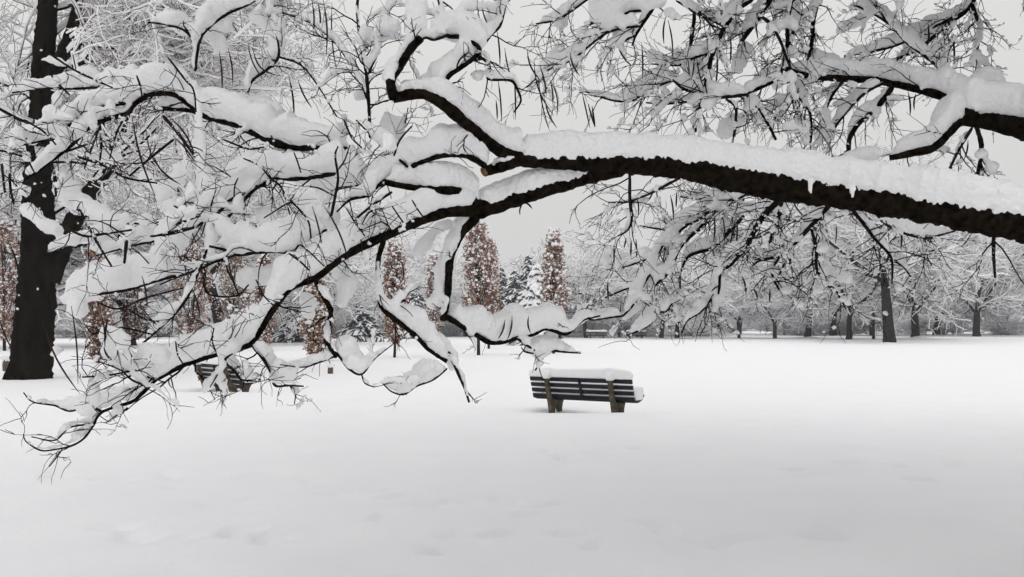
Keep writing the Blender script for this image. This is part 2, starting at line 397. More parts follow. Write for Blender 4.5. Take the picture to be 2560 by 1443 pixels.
br([(789, 703), (811, 745), (827, 777), (821, 809), (818, 853), (840, 893)], (14, 13, 12, 11, 10, 8), (10, 14, 20, 14, 12, 10), (-.05, -.2), 'left', .5)
br([(838, 880), (852, 896), (872, 922), (904, 936), (936, 898), (981, 862)], (6, 5, 5, 4, 3, 2), (18, 24, 44, 36, 16, 6), (-.2, -.3), 'mid', .5)
br([(904, 936), (912, 958), (936, 968)], (3, 3, 2), (20, 14, 4), (-.25, -.3), 'mid', .3)
br([(840, 890), (800, 905), (760, 918), (700, 912)], (5, 4, 3, 2), (26, 24, 16, 6), (-.15, -.3), 'left', .5)
br([(632, 866), (659, 900), (677, 932), (688, 964), (723, 964), (759, 966)], (7, 6, 5, 5, 4, 3), (26, 30, 30, 26, 22, 8), (-.1, -.3), 'left', .7)
br([(723, 964), (738, 985), (736, 1010)], (3, 3, 2), (16, 14, 4), (-.25, -.3), 'left', .4)
br([(610, 872), (576, 886), (563, 904), (590, 932), (604, 950), (640, 950)], (6, 6, 5, 5, 4, 3), (16, 30, 36, 26, 24, 8), (-.1, -.2), 'left', .6)
br([(565, 905), (548, 930), (525, 968)], (4, 3, 2), (8, 10, 8), (-.1, -.25), 'left', .3)
br([(389, 948), (329, 927), (293, 909), (265, 881), (263, 840), (268, 800)], (7, 7, 6, 5, 4, 3), (30, 40, 44, 40, 20, 10), (-.2, -.4), 'left', .8)
br([(329, 927), (274, 938), (206, 943)], (4, 4, 3), (20, 16, 4), (-.3, -.4), 'left', .8)
br([(256, 1030), (220, 1016), (174, 1028), (137, 1014), (82, 1005), (59, 982)], (5, 5, 4, 4, 3, 2), (40, 40, 30, 14, 8, 4), (-.2, -.2), 'left', .12)
br([(233, 1060), (174, 1069), (137, 1101), (78, 1092)], (4, 4, 3, 2), (22, 14, 8, 3), (-.2, -.25), 'left', .15)
br([(155, 1124), (140, 1145), (123, 1167)], (3, 3, 2), (8, 4, 2), (-.25, -.3), 'left', .4)
br([(366, 966), (330, 950), (300, 925), (250, 905)], (4, 4, 3, 2), (36, 34, 24, 10), (-.25, -.5), 'left', .9)
br([(320, 1020), (290, 1040), (265, 1057)], (4, 3, 2), (22, 12, 4), (-.25, -.4), 'left', .5)
# left mass
br([(870, 375), (790, 370), (705, 362), (623, 326), (580, 309), (515, 292), (490, 279), (455, 273), (387, 271)], (16, 18, 20, 18, 17, 15, 14, 13, 9), (50, 56, 64, 66, 66, 60, 50, 34, 20), (.2, .45), 'left', .6, 'limb')
br([(490, 279), (468, 258), (438, 238), (400, 234), (365, 241), (335, 262), (318, 284), (275, 296), (223, 318), (185, 357), (142, 391), (90, 430), (60, 450)], (12, 12, 12, 12, 11, 11, 11, 11, 10, 9, 8, 6, 4), (44, 50, 58, 62, 60, 30, 20, 30, 36, 36, 30, 20, 8), (.35, .1), 'left', .7)
br([(345, 252), (314, 258), (258, 268), (206, 292), (159, 324)], (8, 8, 8, 7, 6), (40, 44, 44, 44, 30), (.3, .2), 'left', .6)
br([(400, 236), (340, 226), (270, 218), (190, 222), (110, 222), (30, 232)], (6, 6, 5, 5, 4, 3), (60, 46, 34, 30, 30, 16), (.35, .5), 'left', .7)
br([(185, 357), (130, 350), (70, 360), (15, 372)], (6, 5, 4, 3), (46, 50, 44, 24), (.15, .1), 'left', .9)
br([(880, 425), (800, 440), (735, 448), (680, 445), (630, 462), (592, 490), (542, 519)], (12, 11, 10, 9, 9, 8, 7), (56, 62, 66, 64, 62, 56, 40), (.1, .3), 'left', .6)
br([(678, 451), (642, 470), (615, 495), (565, 548)], (8, 8, 8, 7), (10, 16, 20, 24), (.2, .35), 'left', .8)
br([(520, 455), (535, 500), (546, 538)], (5, 6, 5), (24, 24, 20), (.3, .25), 'left', .6)
br([(608, 396), (650, 415), (675, 445), (705, 472), (725, 537)], (3, 4, 4, 4, 3), (6, 4, 4, 8, 4), (-.05, -.1), 'left', .5)
br([(828, 540), (838, 490), (845, 445), (838, 390), (845, 366)], (6, 6, 5, 4, 3), (0, 2, 4, 4, 3), (-.1, -.25), 'left', .4)
br([(845, 425), (862, 400), (875, 362)], (3, 3, 2), (2, 2, 2), (-.15, -.25), 'left', .2)
br([(835, 490), (795, 470), (760, 466)], (3, 3, 2), (4, 6, 4), (-.1, -.2), 'left', .3)
br([(890, 300), (930, 340), (962, 368), (1020, 418)], (3, 4, 5, 6), (20, 30, 36, 30), (.1, 0), 'left', .4)
br([(980, 480), (920, 522), (848, 585)], (5, 5, 4), (6, 10, 10), (0, -.1), 'left', .6)
br([(932, 488), (928, 520), (942, 565), (955, 600)], (3, 4, 4, 4), (3, 3, 3, 0), (-.05, -.05), 'left', .5)
br([(818, 574), (783, 590), (751, 609), (719, 630), (687, 629), (639, 632), (591, 637), (559, 624), (524, 616)], (5, 6, 6, 7, 7, 7, 7, 6, 5), (26, 44, 56, 62, 62, 62, 60, 50, 30), (-.05, .1), 'left', .6)
br([(591, 637), (534, 656), (502, 672), (450, 690), (400, 712)], (5, 5, 5, 4, 3), (12, 20, 22, 20, 8), (.05, .2), 'left', .8)
br([(517, 625), (494, 685), (457, 762), (403, 817), (352, 863)], (6, 6, 6, 5, 4), (14, 18, 22, 22, 8), (.1, -.1), 'left', .8)
br([(560, 520), (520, 545), (470, 580), (400, 600), (330, 615), (240, 640)], (6, 6, 5, 5, 4, 3), (40, 44, 40, 44, 30, 12), (.3, .4), 'left', .8)
br([(440, 690), (380, 705), (320, 725), (250, 735), (160, 745)], (7, 7, 6, 5, 4), (60, 66, 70, 66, 36), (.15, .25), 'left', .4)
br([(330, 600), (320, 640), (312, 690)], (7, 6, 5), (20, 16, 10), (.35, .3), 'left', .8)
br([(340, 578), (260, 602), (180, 618), (110, 640)], (6, 6, 5, 4), (30, 34, 30, 20), (.4, .5), 'left', .9)
br([(488, 178), (494, 129), (507, 86), (558, 41), (631, 6), (680, -30)], (6, 6, 6, 6, 5, 4), (20, 24, 40, 46, 40, 30), (.5, .6), 'left', .8)
br([(494, 129), (468, 82), (425, 64), (370, 56)], (6, 5, 4, 3), (24, 36, 36, 10), (.5, .6), 'left', .7)
br([(619, 232), (631, 202), (670, 172), (696, 142), (692, 90), (670, 10), (660, -40)], (5, 5, 5, 5, 4, 4, 3), (20, 30, 36, 34, 26, 20, 14), (.45, .6), 'left', .8)
br([(696, 142), (752, 163), (795, 215), (842, 292)], (4, 4, 3, 3), (12, 10, 6, 4), (.5, .5), 'left', 1.2)
br([(925, 345), (922, 262), (915, 180), (900, 100), (893, 20), (900, -30)], (6, 7, 7, 6, 6, 5), (4, 8, 12, 10, 10, 8), (.15, .35), 'top', 1.2)
br([(922, 250), (880, 170), (840, 110), (780, 60), (700, 30)], (5, 4, 4, 3, 3), (14, 18, 18, 16, 10), (.2, .6), 'top', 1.2)
br([(918, 190), (950, 120), (960, 60), (985, -10)], (5, 4, 4, 3), (14, 22, 20, 14), (.2, .5), 'top', 1.2)
br([(945, 430), (985, 370), (1010, 320), (1020, 270)], (4, 3, 3, 2), (20, 26, 20, 6), (.05, .4), 'top', .9)
# thin dark shoots crossing in front of the snow on the left
for sh_, w_ in (([(116, 129), (184, 174), (245, 203), (282, 220)], 4), ([(121, 179), (147, 211), (174, 237)], 4), ([(342, 190), (350, 213), (355, 240)], 4), ([(421, 145), (461, 197), (484, 226), (490, 279)], 4),
    ([(66, 345), (71, 398), (87, 434)], 4), ([(129, 408), (137, 442), (140, 490)], 6), ([(250, 316), (229, 371), (211, 421)], 4), ([(250, 311), (253, 358), (250, 400)], 5), ([(434, 349), (382, 390), (324, 440)], 5),
    ([(195, 392), (263, 416), (316, 445), (392, 458)], 5), ([(326, 271), (295, 324), (274, 397)], 4), ([(408, 290), (448, 337), (487, 392)], 7), ([(5, 411), (8, 445), (12, 480)], 5), ([(0, 376), (42, 387), (82, 401)], 4), ([(24, 435), (26, 470), (35, 510)], 5),
    ([(197, 520), (238, 598), (279, 666)], 5), ([(320, 560), (316, 607), (311, 657)], 7), ([(375, 591), (430, 585), (485, 571)], 4), ([(229, 836), (302, 820), (380, 836)], 4), ([(439, 854), (444, 886), (457, 909)], 3),
    ([(508, 690), (521, 735), (590, 740), (622, 712)], 4), ([(750, 611), (780, 636), (810, 666)], 3), ([(723, 634), (748, 652), (773, 676)], 4), ([(247, 758), (297, 772), (366, 744), (457, 721)], 4), ([(595, 445), (587, 465), (585, 490)], 3),
    ([(725, 500), (768, 548), (778, 595)], 4), ([(435, 515), (460, 528), (482, 547)], 4), ([(440, 562), (470, 550), (500, 540)], 5), ([(380, 592), (430, 580), (485, 568)], 4), ([(735, 382), (744, 405), (752, 432)], 3),
    ([(660, 545), (700, 520), (725, 505)], 3), ([(150, 560), (210, 590), (260, 585), (330, 575)], 5), ([(60, 300), (110, 330), (140, 362)], 4), ([(560, 350), (620, 372), (660, 368)], 4), ([(860, 300), (880, 345), (905, 370)], 4), ([(985, 390), (1000, 350), (1030, 315)], 4),
    ([(905, 560), (925, 530), (960, 520)], 3), ([(865, 520), (890, 560), (912, 590)], 3), ([(1030, 500), (1045, 525), (1060, 545)], 3), ([(980, 515), (1000, 545), (1015, 565)], 3), ([(690, 770), (660, 740), (640, 700)], 3), ([(540, 880), (530, 850), (535, 820)], 3)):
    br(sh_, (w_, w_, max(2.5, w_ * .7)), (2, 3, 2), (-.2, -.3), 'left', .5)
# right side: second limb above, with its forks
br([(3020, 500), (2800, 380), (2640, 335), (2559, 318), (2516, 309), (2452, 300), (2400, 300), (2370, 331), (2331, 369), (2280, 382), (2224, 395)], (90, 80, 70, 62, 52, 44, 36, 26, 24, 20, 14), (90, 88, 84, 84, 80, 76, 60, 50, 46, 40, 22), (.3, .9), 'right', .3, 'limb')
br([(2440, 290), (2370, 247), (2323, 230), (2258, 213), (2228, 207), (2172, 199), (2108, 196), (2018, 189), (1960, 170)], (26, 24, 22, 22, 20, 20, 18, 14, 8), (60, 66, 56, 50, 46, 44, 42, 34, 14), (.7, 1.5), 'right', .7, 'limb')
br([(2233, 215), (2194, 266), (2151, 305), (2125, 344), (2121, 382)], (14, 13, 12, 11, 9), (10, 22, 24, 18, 10), (1.0, 1.4), 'right', .8)
br([(2210, 208), (2164, 232), (2121, 275), (2074, 335)], (6, 6, 5, 3), (14, 22, 22, 8), (1.0, 1.6), 'right', 1)
br([(2439, 310), (2454, 369), (2445, 434)], (10, 10, 8), (0, 6, 4), (.7, .9), 'right', .8)
br([(2430, 320), (2400, 370), (2375, 420)], (7, 6, 5), (10, 12, 6), (.7, 1.2), 'right', .8)
br([(2383, 212), (2336, 159), (2267, 107), (2228, 64), (2181, 34), (2130, 10)], (7, 6, 5, 5, 4, 3), (16, 24, 26, 24, 24, 16), (.9, 1.7), 'right', 1.6)
br([(2470, -72), (2420, 20), (2370, 60), (2300, 120), (2240, 150)], (14, 12, 9, 6, 4), (20, 22, 24, 20, 8), (1.4, 2.0), 'right', 2.4)
br([(2430, 10), (2450, 80), (2440, 140), (2450, 185)], (8, 6, 5, 3), (10, 14, 14, 6), (1.4, 1.5), 'right', 1.6)
br([(2410, 30), (2330, 70), (2250, 110), (2180, 130), (2110, 140)], (6, 5, 5, 4, 3), (22, 26, 26, 22, 10), (1.5, 2.2), 'right', 1.8)
br([(3030, 60), (2750, -60), (2450, -75), (2200, -70), (2060, -60), (1900, -55), (1655, -65), (1480, -60), (1380, -75)], (56, 46, 36, 30, 28, 24, 18, 12, 5), (60, 56, 50, 46, 44, 44, 40, 30, 12), (.35, 1.5), 'upper', .25, 'limb')
br([(2060, -55), (2044, 0), (2032, 62), (2030, 105), (2010, 185)], (11, 11, 10, 9, 6), (6, 6, 10, 10, 6), (1.4, 1.5), 'upper', 1.2)
br([(2006, -58), (1990, 50), (1972, 112), (1950, 170)], (9, 8, 7, 4), (6, 10, 12, 6), (1.5, 1.7), 'upper', 1.2)
br([(1990, -56), (1970, 50), (1968, 112), (1952, 190)], (11, 10, 9, 6), (8, 10, 10, 6), (1.2, 1.3), 'upper', 1.2)
br([(1962, -55), (1925, 0), (1902, 38), (1865, 88), (1845, 120)], (13, 12, 12, 10, 5), (14, 18, 24, 22, 10), (1.1, 1.6), 'upper', 1.2)
br([(1905, 42), (1928, 62), (1945, 90), (1962, 132), (1978, 180), (1982, 240)], (7, 7, 6, 6, 5, 4), (6, 8, 8, 6, 4, 2), (1.2, 1.0), 'upper', .8)
br([(1930, -52), (1875, 0), (1845, 22), (1822, 52), (1808, 72)], (14, 13, 12, 11, 9), (22, 26, 30, 30, 20), (1.5, 1.3), 'upper', 1)
br([(1690, 2), (1740, 30), (1810, 66)], (4, 5, 6), (14, 16, 10), (1.8, 1.3), 'upper', 1.2)
br([(1810, 68), (1795, 105), (1780, 140), (1772, 175), (1762, 215)], (11, 10, 10, 9, 6), (10, 14, 16, 14, 8), (1.3, 1.2), 'upper', 1.3)
br([(1782, 130), (1735, 145), (1700, 162), (1665, 162), (1625, 160)], (6, 5, 5, 4, 3), (24, 26, 24, 20, 8), (1.3, 1.6), 'upper', 1.3)
br([(1668, -62), (1642, 0), (1630, 25), (1602, 68), (1590, 88), (1580, 115)], (10, 9, 8, 6, 5, 3), (20, 22, 24, 20, 16, 6), (1.2, 1.3), 'upper', .8)
br([(1630, 25), (1595, 27), (1552, 35), (1515, 45), (1490, 52), (1468, 64)], (6, 6, 6, 5, 4, 3), (40, 44, 44, 38, 30, 8), (1.2, 1.5), 'upper', .7)
br([(1602, 66), (1560, 70), (1518, 82), (1485, 105), (1440, 142), (1400, 165), (1360, 180), (1317, 219)], (5, 5, 5, 5, 4, 4, 3, 2), (34, 40, 40, 34, 32, 30, 24, 8), (1.2, 1.9), 'upper', .9)
br([(1590, 88), (1565, 100), (1548, 118), (1562, 148), (1576, 162)], (4, 4, 3, 3, 2), (22, 24, 20, 10, 4), (1.3, 1.4), 'upper', .6)
br([(1545, -60), (1440, 20), (1390, 50), (1340, 60)], (5, 4, 4, 3), (26, 30, 24, 8), (1.5, 2.0), 'upper', .9)
br([(1735, 30), (1735, 50), (1728, 100), (1725, 140)], (8, 8, 8, 6), (6, 8, 8, 4), (1.6, 1.7), 'upper', 1)
br([(1868, 236), (1802, 244), (1772, 235), (1728, 230), (1705, 220), (1682, 200)], (7, 6, 6, 5, 5, 5), (30, 32, 32, 32, 34, 30), (1.0, 1.4), 'upper', .9)
br([(1802, 244), (1752, 250), (1665, 260), (1615, 257)], (5, 4, 4, 3), (14, 16, 16, 8), (1.1, 1.5), 'upper', 1.2)
br([(1685, 200), (1645, 215), (1610, 230), (1585, 250), (1535, 252), (1457, 227)], (5, 5, 5, 5, 4, 3), (34, 36, 36, 30, 20, 6), (1.4, 1.9), 'upper', 1)
br([(1960, 190), (1900, 220), (1868, 236), (1890, 260), (1915, 300), (1940, 350)], (9, 8, 7, 7, 7, 5), (20, 26, 22, 16, 10, 6), (1.3, .9), 'upper', 1)
br([(1815, 248), (1838, 265), (1840, 290), (1835, 342)], (6, 6, 6, 6), (6, 8, 6, 4), (1.0, .8), 'upper', .5)
br([(1990, 240), (1998, 245), (2022, 275), (2028, 312), (2025, 357)], (5, 5, 5, 5, 4), (14, 14, 10, 6, 4), (1.2, 1.0), 'upper', 1)
br([(1752, 250), (1748, 282), (1738, 330)], (6, 6, 6), (6, 6, 4), (1.2, 1.1), 'upper', .8)
br([(2010, 170), (1985, 240), (1940, 270), (1890, 300)], (6, 5, 4, 3), (14, 18, 20, 8), (1.5, 1.6), 'upper', 1.4)
br([(2110, 200), (2080, 240), (2060, 290), (2050, 345)], (7, 6, 5, 4), (10, 14, 12, 6), (1.3, 1.5), 'upper', 1.4)
# boughs hanging behind and below the limb
br([(1945, 485), (1940, 507), (1910, 538), (1888, 575), (1870, 610), (1862, 632)], (18, 17, 15, 14, 14, 11), (4, 8, 20, 24, 24, 20), (.15, 1.0), 'low', 1)
br([(1862, 628), (1850, 637), (1825, 665), (1802, 680), (1798, 720), (1790, 770)], (8, 7, 6, 5, 5, 3), (20, 26, 34, 40, 36, 12), (.9, 1.2), 'low', .9)
br([(1955, 490), (1952, 512), (1945, 550), (1925, 605)], (10, 10, 9, 6), (4, 6, 10, 8), (.15, .7), 'low', 1.1)
br([(2078, 500), (2068, 520), (2025, 568), (1982, 615)], (12, 11, 10, 7), (4, 20, 26, 14), (.1, .9), 'low', .8)
br([(2028, 572), (2040, 620), (2042, 672), (2062, 708), (2088, 725), (2115, 772)], (7, 7, 6, 5, 4, 3), (4, 8, 14, 10, 8, 4), (.5, .9), 'low', 1)
br([(2042, 672), (2070, 690), (2085, 695)], (4, 3, 2), (20, 16, 6), (.7, .8), 'low', .8)
br([(1982, 600), (1968, 628), (1945, 642), (1900, 652), (1880, 666)], (6, 6, 6, 5, 3), (16, 30, 34, 30, 8), (.9, 1.2), 'low', .8)
br([(1950, 642), (1930, 675), (1935, 700), (1948, 725)], (5, 5, 5, 3), (8, 14, 10, 4), (1.0, 1.1), 'low', .9)
br([(1968, 630), (1960, 660), (1945, 695)], (4, 4, 3), (8, 8, 4), (1.0, 1.0), 'low', .8)
br([(2125, 512), (2132, 526), (2161, 563), (2190, 601), (2228, 646), (2230, 709)], (8, 7, 7, 6, 5, 3), (2, 10, 20, 22, 16, 4), (.1, .9), 'low', .55)
br([(2228, 646), (2260, 670), (2275, 690)], (4, 3, 3), (14, 16, 6), (.8, .9), 'low', .6)
br([(2180, 520), (2190, 534), (2224, 567), (2290, 592), (2340, 590), (2386, 578)], (7, 6, 6, 5, 4, 3), (4, 16, 24, 26, 18, 4), (.1, 1.1), 'low', .55)
br([(2290, 592), (2310, 630), (2330, 665)], (4, 3, 2), (14, 12, 4), (.9, 1.1), 'low', .8)
br([(2484, 590), (2484, 640), (2488, 695)], (7, 6, 4), (2, 4, 2), (.1, .1), 'low', .3)
br([(1720, 560), (1690, 585), (1655, 615), (1640, 638), (1628, 675), (1605, 718), (1588, 755), (1558, 790)], (7, 7, 7, 8, 8, 7, 6, 4), (10, 16, 18, 18, 24, 28, 28, 14), (1.4, 1.0), 'low', .9)
br([(1760, 560), (1705, 613), (1685, 650), (1670, 682), (1638, 712), (1634, 735), (1638, 775), (1635, 795), (1615, 818), (1568, 838)], (7, 8, 9, 8, 8, 6, 5, 5, 4, 3), (10, 16, 26, 24, 26, 16, 20, 30, 30, 10), (1.4, 1.0), 'low', .25)
br([(1860, 540), (1808, 595), (1775, 622), (1742, 632), (1718, 645), (1702, 678)], (8, 8, 7, 7, 6, 4), (14, 20, 26, 28, 22, 10), (1.2, 1.5), 'low', .9)
br([(1860, 500), (1775, 530), (1750, 548), (1705, 568), (1670, 575), (1600, 565)], (6, 5, 5, 4, 4, 3), (34, 44, 40, 34, 26, 8), (1.0, 1.9), 'low', 1.2)
br([(1700, 445), (1630, 482), (1590, 498), (1565, 506), (1520, 506)], (6, 5, 4, 4, 3), (4, 8, 8, 6, 2), (.3, .8), 'low', 1)
br([(1632, 482), (1620, 502), (1600, 513)], (3, 3, 2), (2, 4, 2), (.5, .7), 'low', .3)
br([(1574, 430), (1576, 500), (1580, 545), (1570, 575), (1545, 590)], (6, 5, 5, 4, 3), (2, 4, 8, 20, 4), (.2, .6), 'low', .5)
br([(1820, 690), (1775, 752), (1750, 780), (1718, 802), (1705, 832)], (4, 5, 5, 4, 3), (20, 26, 26, 16, 4), (1.2, 1.1), 'low', .6)
br([(1700, 690), (1698, 748), (1678, 760), (1668, 778), (1642, 781)], (4, 4, 4, 4, 3), (8, 16, 26, 26, 8), (1.3, 1.3), 'low', .9)
br([(1605, 718), (1568, 722), (1525, 740), (1500, 748)], (4, 4, 3, 2), (24, 28, 18, 4), (1.2, 1.5), 'low', .9)
br([(1640, 640), (1600, 655), (1560, 668), (1530, 672)], (4, 4, 3, 2), (22, 26, 22, 8), (1.2, 1.6), 'low', 1)
br([(1558, 790), (1520, 795), (1480, 800), (1440, 790)], (4, 3, 3, 2), (20, 22, 18, 6), (1.0, .7), 'low', .3)
br([(1880, 480), (1830, 500), (1760, 498), (1700, 492)], (5, 5, 4, 3), (20, 24, 22, 8), (.8, 1.6), 'low', 1.3)

# extra snow clumps bridging the boughs: [(px,py,radius px)], depth offset, group
CL = [
 ([(1038, -10, 22), (1041, 40, 25), (1040, 80, 22), (1015, 120, 17), (985, 160, 15), (966, 200, 11)], .05, 'top'),
 ([(1005, 222, 13), (1060, 212, 20), (1100, 178, 24), (1145, 140, 26), (1182, 112, 16)], .05, 'top'),
 ([(1080, 70, 22), (1135, 68, 30), (1180, 78, 30), (1215, 92, 14)], .1, 'top'),
 ([(975, 40, 24), (960, 70, 20), (1000, 60, 16)], .3, 'top'), ([(905, 110, 16), (930, 95, 20), (945, 115, 14)], .3, 'top'),
 ([(905, 250, 16), (895, 225, 14)], .3, 'top'), ([(1225, 55, 18), (1235, 30, 16)], .3, 'top'),
 ([(1192, 180, 16), (1196, 200, 13)], .1, 'top'), ([(955, 300, 18), (990, 310, 20), (1010, 300, 12)], .4, 'top'),
 ([(900, 400, 34), (860, 425, 40), (815, 430, 38), (900, 450, 26)], .1, 'left'),
 ([(560, 480, 26), (610, 430, 38), (670, 410, 36), (730, 415, 34), (790, 440, 38), (850, 465, 32)], .3, 'left'),
 ([(740, 490, 26), (790, 510, 30), (820, 545, 24), (760, 540, 22)], .1, 'left'),
 ([(700, 375, 26), (760, 375, 36), (830, 390, 30), (890, 385, 22)], .35, 'left'),
 ([(500, 260, 28), (560, 285, 34), (640, 310, 36), (715, 340, 34), (780, 370, 22)], .45, 'left'),
 ([(620, 260, 14), (650, 255, 18), (700, 290, 18)], .5, 'left'),
 ([(200, 255, 22), (270, 248, 24), (330, 225, 26), (400, 205, 32), (450, 228, 24)], .4, 'left'),
 ([(325, 190, 22), (345, 180, 18)], .45, 'left'), ([(200, 190, 24), (240, 180, 20), (180, 200, 20)], .5, 'left'),
 ([(20, 225, 10), (70, 210, 13), (130, 212, 13), (165, 225, 12)], .5, 'left'),
 ([(150, 320, 24), (180, 295, 22), (210, 285, 18)], .25, 'left'), ([(25, 345, 16), (75, 335, 22), (120, 325, 22)], .2, 'left'),
 ([(90, 380, 18), (130, 385, 18)], .2, 'left'), ([(155, 440, 24), (180, 480, 22), (160, 510, 14)], .3, 'left'),
 ([(486, 205, 6), (494, 260, 9), (498, 300, 7), (503, 350, 9), (505, 395, 15), (514, 440, 20), (522, 500, 22), (530, 560, 18), (520, 640, 12)], .25, 'left'),
 ([(450, 420, 20), (440, 460, 22)], .3, 'left'),
 ([(545, 560, 22), (590, 588, 26), (650, 602, 26), (710, 592, 26), (755, 568, 22), (785, 560, 18)], .05, 'left'),
 ([(150, 752, 12), (200, 730, 24), (260, 712, 29), (330, 688, 30), (390, 660, 33), (425, 610, 36), (445, 560, 38), (430, 520, 26)], .2, 'left'),
 ([(170, 775, 16), (200, 780, 22), (180, 740, 14)], .2, 'left'), ([(380, 560, 24), (350, 545, 18)], .3, 'left'),
 ([(250, 830, 18), (300, 850, 22), (280, 880, 24), (330, 900, 22)], -.35, 'left'), ([(240, 960, 20), (230, 1000, 18), (200, 1020, 16)], -.35, 'left'),
 ([(320, 975, 14), (300, 985, 18), (280, 1000, 16)], -.3, 'left'), ([(190, 1090, 16), (200, 1075, 14)], -.2, 'left'),
 ([(445, 850, 16), (500, 845, 20), (560, 832, 22), (610, 815, 24), (650, 770, 22)], -.1, 'left'),
 ([(690, 720, 24), (730, 680, 26), (790, 640, 28), (840, 610, 22)], -.02, 'left'),
 ([(560, 908, 9), (542, 935, 13), (518, 968, 17), (505, 985, 12)], -.2, 'left'), ([(690, 905, 14), (715, 930, 20), (740, 928, 16)], -.25, 'left'),
 ([(780, 770, 24), (765, 745, 18), (775, 795, 16)], .1, 'left'), ([(850, 770, 20), (865, 720, 24), (880, 690, 20)], .05, 'left'),
 ([(860, 850, 16), (870, 880, 22), (890, 905, 20)], -.2, 'mid'), ([(905, 915, 16), (925, 900, 14)], -.25, 'mid'),
 ([(850, 690, 16), (845, 650, 20), (850, 610, 16)], .1, 'left'),
 ([(1145, 600, 9), (1105, 650, 12), (1098, 720, 14), (1082, 760, 18), (1070, 745, 12)], .1, 'mid'),
 ([(1000, 790, 12), (1050, 822, 20), (1095, 860, 24), (1125, 890, 20), (1132, 925, 10)], -.1, 'mid'),
 ([(1190, 800, 16), (1230, 815, 18), (1280, 788, 24), (1310, 800, 16), (1345, 785, 22), (1380, 808, 14)], .25, 'mid'),
 ([(1330, 880, 20), (1350, 860, 18), (1390, 862, 14), (1410, 872, 9)], .3, 'mid'), ([(1350, 905, 12), (1344, 918, 8)], .3, 'mid'),
 ([(1420, 825, 9), (1450, 800, 13), (1475, 785, 8)], .4, 'mid'),
 ([(1095, 570, 14), (1120, 560, 16), (1140, 570, 12)], .12, 'mid'), ([(1040, 640, 12), (1070, 600, 14), (1090, 570, 10)], .15, 'mid'),
 ([(2370, 250, 34), (2400, 260, 40), (2350, 300, 22), (2440, 255, 38)], .75, 'right'), ([(2430, 210, 20), (2470, 195, 24), (2505, 215, 16)], .8, 'right'),
 ([(2200, 385, 14), (2150, 385, 18), (2110, 395, 14)], .9, 'right'), ([(2100, 70, 12), (2140, 55, 14), (2170, 40, 10)], 1.8, 'right'),
 ([(2030, 130, 14), (2060, 150, 18), (2110, 165, 20)], 1.5, 'right'),
 ([(1480, 25, 22), (1530, 15, 24), (1590, 5, 26), (1620, -10, 20)], 1.4, 'upper'), ([(1370, 140, 12), (1400, 130, 16), (1350, 165, 12)], 1.8, 'upper'),
 ([(1540, 90, 20), (1575, 60, 20)], 1.4, 'upper'), ([(1530, 160, 12), (1525, 185, 10)], 1.5, 'upper'), ([(1690, 190, 16), (1650, 200, 18), (1610, 215, 14)], 1.5, 'upper'),
 ([(1830, 30, 24), (1810, 50, 20)], 1.5, 'upper'), ([(1870, 120, 24), (1850, 150, 20), (1840, 180, 16)], 1.5, 'upper'), ([(1890, 210, 20), (1920, 190, 20), (1950, 210, 18)], 1.3, 'upper'),
 ([(1800, 320, 24), (1830, 320, 20), (1840, 290, 16)], 1.2, 'upper'), ([(1750, 170, 18), (1740, 195, 14)], 1.4, 'upper'), ([(2000, 300, 16), (1980, 330, 18)], 1.3, 'upper'),
 ([(1760, 500, 14), (1810, 510, 18), (1850, 520, 16), (1890, 520, 14)], 1.2, 'low'), ([(1720, 550, 18), (1760, 545, 18), (1790, 530, 14)], 1.7, 'low'),
 ([(1850, 570, 20), (1840, 600, 22), (1800, 640, 18), (1805, 670, 18)], 1.4, 'low'), ([(1800, 690, 16), (1797, 730, 13), (1787, 780, 7)], 1.15, 'low'),
 ([(1545, 715, 12), (1580, 705, 14)], 1.4, 'low'), ([(1550, 650, 12), (1590, 640, 14)], 1.6, 'low'), ([(1690, 600, 16), (1670, 625, 14)], 1.5, 'low'),
 ([(1600, 760, 14), (1575, 780, 12), (1560, 800, 8)], 1.1, 'low'), ([(1625, 780, 14), (1610, 805, 12), (1585, 825, 8)], 1.05, 'low'),
 ([(1740, 770, 12), (1755, 755, 12)], 1.1, 'low'), ([(1660, 755, 14), (1655, 765, 10)], 1.3, 'low'), ([(1555, 568, 9), (1553, 580, 8)], .6, 'low'),
 ([(2030, 530, 14), (2005, 560, 14)], .6, 'low'), ([(2060, 670, 14), (2080, 680, 12)], .8, 'low'), ([(2300, 575, 14), (2330, 575, 12)], 1.0, 'low'),
 ([(150, 470, 22), (190, 505, 24), (235, 530, 24), (290, 560, 24), (330, 545, 20)], .35, 'left'), ([(215, 400, 16), (250, 385, 18), (300, 400, 16)], .35, 'left'),
 ([(60, 520, 16), (110, 560, 18), (150, 575, 16)], .4, 'left'), ([(30, 455, 14), (70, 480, 14)], .3, 'left'), ([(220, 600, 16), (270, 620, 18), (300, 600, 14)], .4, 'left'),
 ([(360, 440, 16), (400, 470, 18), (420, 500, 18)], .35, 'left'), ([(560, 130, 20), (540, 90, 20), (520, 70, 22), (580, 60, 18)], .6, 'left'), ([(640, 30, 18), (690, 110, 16), (665, 150, 16)], .6, 'left'),
 ([(640, 540, 20), (690, 530, 22)], .35, 'left'), ([(470, 80, 20), (440, 50, 22), (410, 40, 18)], .65, 'left'), ([(880, 560, 20), (920, 560, 18), (960, 530, 16)], .08, 'left'),
 ([(600, 700, 18), (640, 690, 22), (690, 680, 18)], .1, 'left'), ([(350, 880, 18), (390, 880, 20), (420, 900, 16)], -.25, 'left'), ([(130, 890, 12), (150, 870, 14)], -.3, 'left'),
 ([(2026, 445, 7), (2026, 470, 5), (2027, 484, 3)], -.12, 'limb'), ([(2131, 460, 7), (2131, 484, 5), (2132, 494, 3)], -.12, 'limb'),
]

